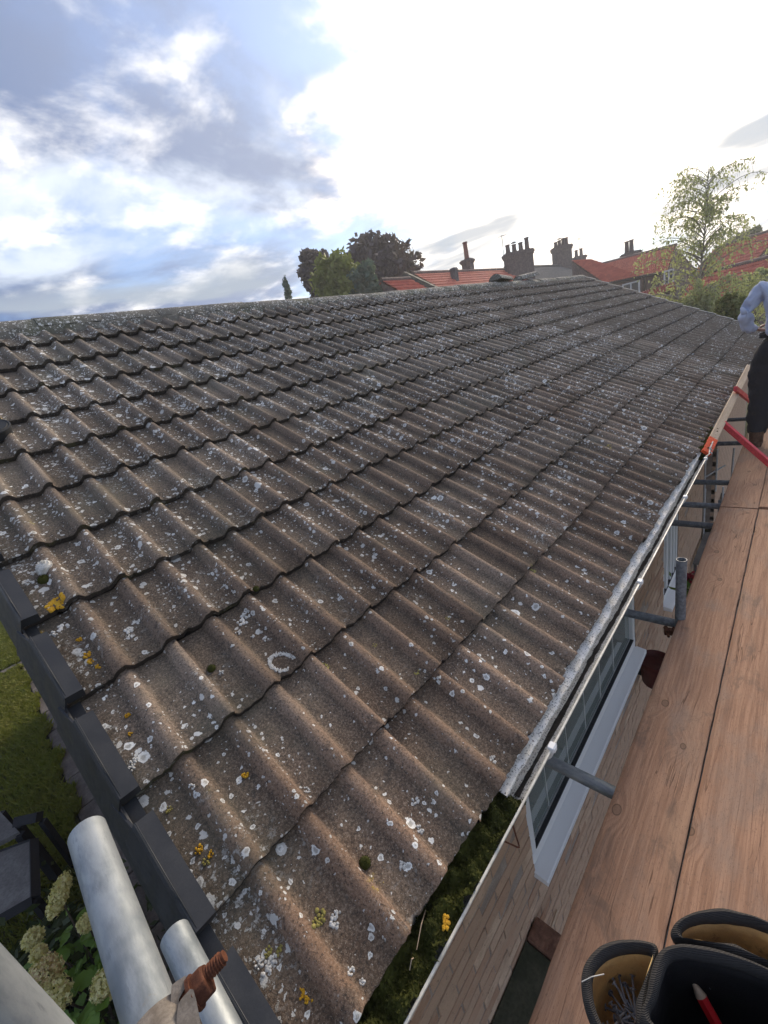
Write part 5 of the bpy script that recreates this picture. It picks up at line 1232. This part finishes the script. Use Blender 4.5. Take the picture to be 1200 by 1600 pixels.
v0 = pt(711, 440, 1, YR-.9); m = MB(); m.box((v0.x-.16, YR-1.1, zr-1.0), (v0.x+.16, YR-.75, zr-.13)); m.lathe([(.30, 0), (.22, .12), (0, .16)], 4, 0, Matrix.Translation((v0.x, YR-.92, zr-.13)) @ Matrix.Rotation(R(45), 4, 'Z')); add('roof_vent', m.mesh('roof_vent', LEAD), h1['root'])
# slate roofed house with the wide four-pot stack
a3 = pt(838, 417, 1, YR); b3 = pt(905, 411, 1, YR)
h3 = gable_house('slate_roofed_house', 'grey slate roofed house between two broad chimney stacks', (b_.x+.3, YR, a3.z), (b3.x+6, YR, a3.z), 3.4, 2.4, 0, SLATE, FBRICK, 12, 40, None, True)
cL = pt(791, 425, 1, YR-1.2); cR = pt(839, 425, 1, YR-1.2); w_ = cR.x-cL.x
c = (cL+cR)/2; hgt = pt(815, 393, 1, YR-1.2).z
ang4 = R(-33); wid4 = 2.05
chimney(h3['root'], (c.x, YR-1.0, c.z-.2), wid4, .62, hgt-c.z+.2, [(-.38, .55), (-.13, .50), (.13, .55), (.38, .78)], POT, ang=ang4, capped=(1,))
antenna(h3['root'], (c.x-.8, YR-.3, c.z), pt(788, 368, 1, YR-.3).z-c.z, .45, (1, -.4, .15), 2)
c3 = pt(879, 413, 1, YR); chimney(h3['root'], (c3.x, YR, c3.z-.3), 1.5, .8, pt(879, 386, 1, YR).z-c3.z+.3, [(-.38, .42), (-.12, .5), (.14, .62), (.36, .62)], POT, ang=ang4, capped=(1,))
c4 = pt(905, 412, 1, YR); chimney(h3['root'], (c4.x+.6, YR+.2, c4.z-.4), 1.1, .7, pt(905, 397, 1, YR).z-c4.z+.2, [(-.25, .6), (.25, .66)], POT, ang=ang4)
antenna(h3['root'], (c4.x+1.2, YR+.3, c4.z), pt(913, 370, 1, YR).z-c4.z, 1.5, (-.9, -.35, -.25), 5)
# red lean-to wing dropping towards the garden
q0, q1, q2, q3 = pt(893, 407, 0, 37.), pt(922, 405, 0, 37.), pt(1003, 431, 0, 33.5), pt(945, 443, 0, 33.5)
w5 = empty('red_roofed_wing', ((q2+q3)/2).xy.to_3d()+Vector((0, 0, GZ)), 'low red roofed wing with ribbed tiles dropping towards the garden', 'house', 'red roofed houses beyond the ridge')
add('roof', pantiles((q0, q1, q2, q3), PANT, 12, 16, .05, .05), w5)
m = MB(); m.quad([(q3.x, q3.y, GZ), (q2.x, q2.y, GZ), (q2.x, q2.y, q2.z-.08), (q3.x, q3.y, q3.z-.08)]); m.quad([(q2.x, q2.y, GZ), (q1.x, q1.y, GZ), (q1.x, q1.y, q1.z-.08), (q2.x, q2.y, q2.z-.08)]); m.quad([(q3.x, q3.y, GZ), (q0.x, q0.y, GZ), (q0.x, q0.y, q0.z-.08), (q3.x, q3.y, q3.z-.08)]); m.quad([(q0.x, q0.y, GZ), (q1.x, q1.y, GZ), (q1.x, q1.y, q1.z-.08), (q0.x, q0.y, q0.z-.08)])
add('wall', m.mesh('wall', FBRICK), w5)
m = MB(); m.tube([q3+Vector((-.1, 0, -.08)), q2+Vector((-.1, 0, -.08))], .075, 8); add('gutter', m.mesh('gutter', BLACK, 60), w5)
def win(par, c, w, h, n):
    """white framed window with two lights, n its outward normal"""
    n = Vector(n).normalized(); s_ = Vector((-n.y, n.x, 0)); M = Matrix(((s_.x, n.x, 0, c.x), (s_.y, n.y, 0, c.y), (0, 0, 1, c.z), (0, 0, 0, 1))); m = MB(); t_ = .085
    m.box((-w/2, -.05, -h/2), (w/2, .05, -h/2+t_)); m.box((-w/2, -.05, h/2-t_), (w/2, .05, h/2)); m.box((-w/2, -.049, -h/2+t_), (-w/2+t_, .049, h/2-t_)); m.box((w/2-t_, -.049, -h/2+t_), (w/2, .049, h/2-t_)); m.box((-t_/2, -.048, -h/2+t_), (t_/2, .048, h/2-t_))
    f = add('window', m.mesh('window', WPAINT), par, M); m = MB(); m.box((-w/2+t_, -.01, -h/2+t_), (w/2-t_, .01, h/2-t_)); add('pane', m.mesh('pane', DGLASS), f, M); return f
nw = (CAM-(q2+q3)/2); nw = Vector(((q2-q3).y, -(q2-q3).x, 0)); nw = nw if nw.dot(CAM-q2) > 0 else -nw
wc = q3.lerp(q2, .72); win(w5, Vector((wc.x, wc.y, pt(990, 450, 0, wc.x).z))+nw.normalized()*.06, 1.0, .75, nw)
# larger red roof behind, facing us
r0, r1 = pt(938, 413, 0, 43.), pt(1056, 383, 0, 38.); e0, e1 = pt(1001, 431, 0, 35.5), pt(1043, 424, 0, 35.)
e0 = e0+(e0-e1)*1.2
w6 = empty('red_roofed_house', ((e0+e1)/2).xy.to_3d()+Vector((2., 0, GZ)), 'larger steep red pantiled house with dark brick wall left of the birch', 'house', 'red roofed houses beyond the ridge')
add('roof', pantiles((r0, r1, e1, e0), PANT, 13, 34, .055, .06), w6)
m = MB(); m.tube([r0, r1], .12, 8); add('ridge', m.mesh('ridge', FBRICK, 60), w6)
m = MB(); m.quad([(e0.x, e0.y, GZ), (e1.x, e1.y, GZ), (e1.x, e1.y, e1.z-.06), (e0.x, e0.y, e0.z-.06)]); bk = Vector((5., 0, 0))
m.quad([(e1.x, e1.y, GZ), (e1.x+6, e1.y-.5, GZ), (e1.x+6, e1.y-.5, e1.z), (r1.x, r1.y, r1.z-.1), (e1.x, e1.y, e1.z-.06)]); m.quad([(e0.x, e0.y, GZ), (r0.x, r0.y, GZ), (r0.x, r0.y, r0.z-.1), (e0.x, e0.y, e0.z-.06)])
m.quad([(r0.x, r0.y, r0.z-.1), (r1.x, r1.y, r1.z-.1), (e1.x+6, e1.y-.5, e1.z), (r0.x+5, r0.y, e0.z)])
add('wall', m.mesh('wall', FBRICK), w6)
m = MB(); m.tube([e0+Vector((-.1, 0, -.06)), e1+Vector((-.1, 0, -.06))], .075, 8); add('gutter', m.mesh('gutter', BLACK, 60), w6)
m = MB(); dp = e0.lerp(e1, .62); m.tube([Vector((dp.x-.14, dp.y, dp.z-.1)), Vector((dp.x-.14, dp.y, GZ))], .05, 8); add('downpipe', m.mesh('downpipe', BLACK, 60), w6)
nw = Vector(((e1-e0).y, -(e1-e0).x, 0)); nw = nw if nw.dot(CAM-e1) > 0 else -nw
c5 = pt(986, 408, 0, 42.); chimney(w6, (c5.x, c5.y, c5.z-.4), 1.05, .8, pt(986, 393, 0, 42.).z-c5.z+.3, [(-.05, .85), (.32, .85)], POT, ang=1.2)
m = MB(); f0 = pt(1041, 426, 0, 34.8); f1 = pt(1055, 426, 0, 34.8); m.box((f0.x-.1, f1.y-.6, GZ), (f0.x+.15, f0.y, f0.z)); add('side_wall', m.mesh('side_wall', mat('buff_render', simple((.30, .26, .21), (.24, .205, .165), 3, .2, .01, obj=False))), w6)
win(w6, Vector((f0.x-.16, (f0.y+f1.y)/2+.06, pt(1047, 436, 0, f0.x).z)), .55, 1.1, (-1, 0, 0))
# lowest red roof, an outhouse
q0, q1, q2, q3 = pt(1000, 457, 0, 30.), pt(1053, 440, 0, 30.), pt(1054, 447, 0, 28.6), pt(1002, 468, 0, 28.6)
q2 = pt(1056, 452, 0, 28.4)
w7 = empty('red_roofed_outhouse', ((q2+q3)/2).xy.to_3d()+Vector((0, 0, GZ)), 'small lean-to outhouse with shiny red pantiles left of the birch', 'outbuilding', 'red roofed houses beyond the ridge')
add('roof', pantiles((q0, q1, q2, q3), mat('glossy_red_pantile', simple((.42, .085, .055), (.30, .055, .040), 5, .2, .003, rough=.42)), 5, 14, .07, .05), w7)
m = MB(); m.quad([(q3.x+.1, q3.y, GZ), (q2.x+.1, q2.y, GZ), (q2.x+.1, q2.y, q2.z-.1), (q3.x+.1, q3.y, q3.z-.1)]); m.quad([(q2.x+.1, q2.y, GZ), (q1.x, q1.y, GZ), (q1.x, q1.y, q1.z), (q2.x+.1, q2.y, q2.z-.1)]); m.quad([(q3.x+.1, q3.y, GZ), (q0.x, q0.y, GZ), (q0.x, q0.y, q0.z), (q3.x+.1, q3.y, q3.z-.1)]); m.quad([(q0.x, q0.y, GZ), (q1.x, q1.y, GZ), (q1.x, q1.y, q1.z), (q0.x, q0.y, q0.z)])
add('wall', m.mesh('wall', FBRICK), w7)
# red roofs seen through and to the right of the birch
r0, r1 = pt(1118, 388, 0, 46.), pt(1230, 358, 0, 43.)
h8 = gable_house('red_roofed_house', 'red roofed house behind the birch at the right edge', r0, (r1.x, r1.y, r0.z), 3.6, 2.5, 0, PANT, FBRICK, 12, 40)
r0, r1 = pt(1085, 432, 0, 33.), pt(1225, 420, 0, 32.)
h9 = gable_house('red_roofed_house', 'lower red roofed house glimpsed through the birch leaves', r0, (r1.x, r1.y, r0.z), 2.6, 1.7, 0, PANT, FBRICK, 8, 36)
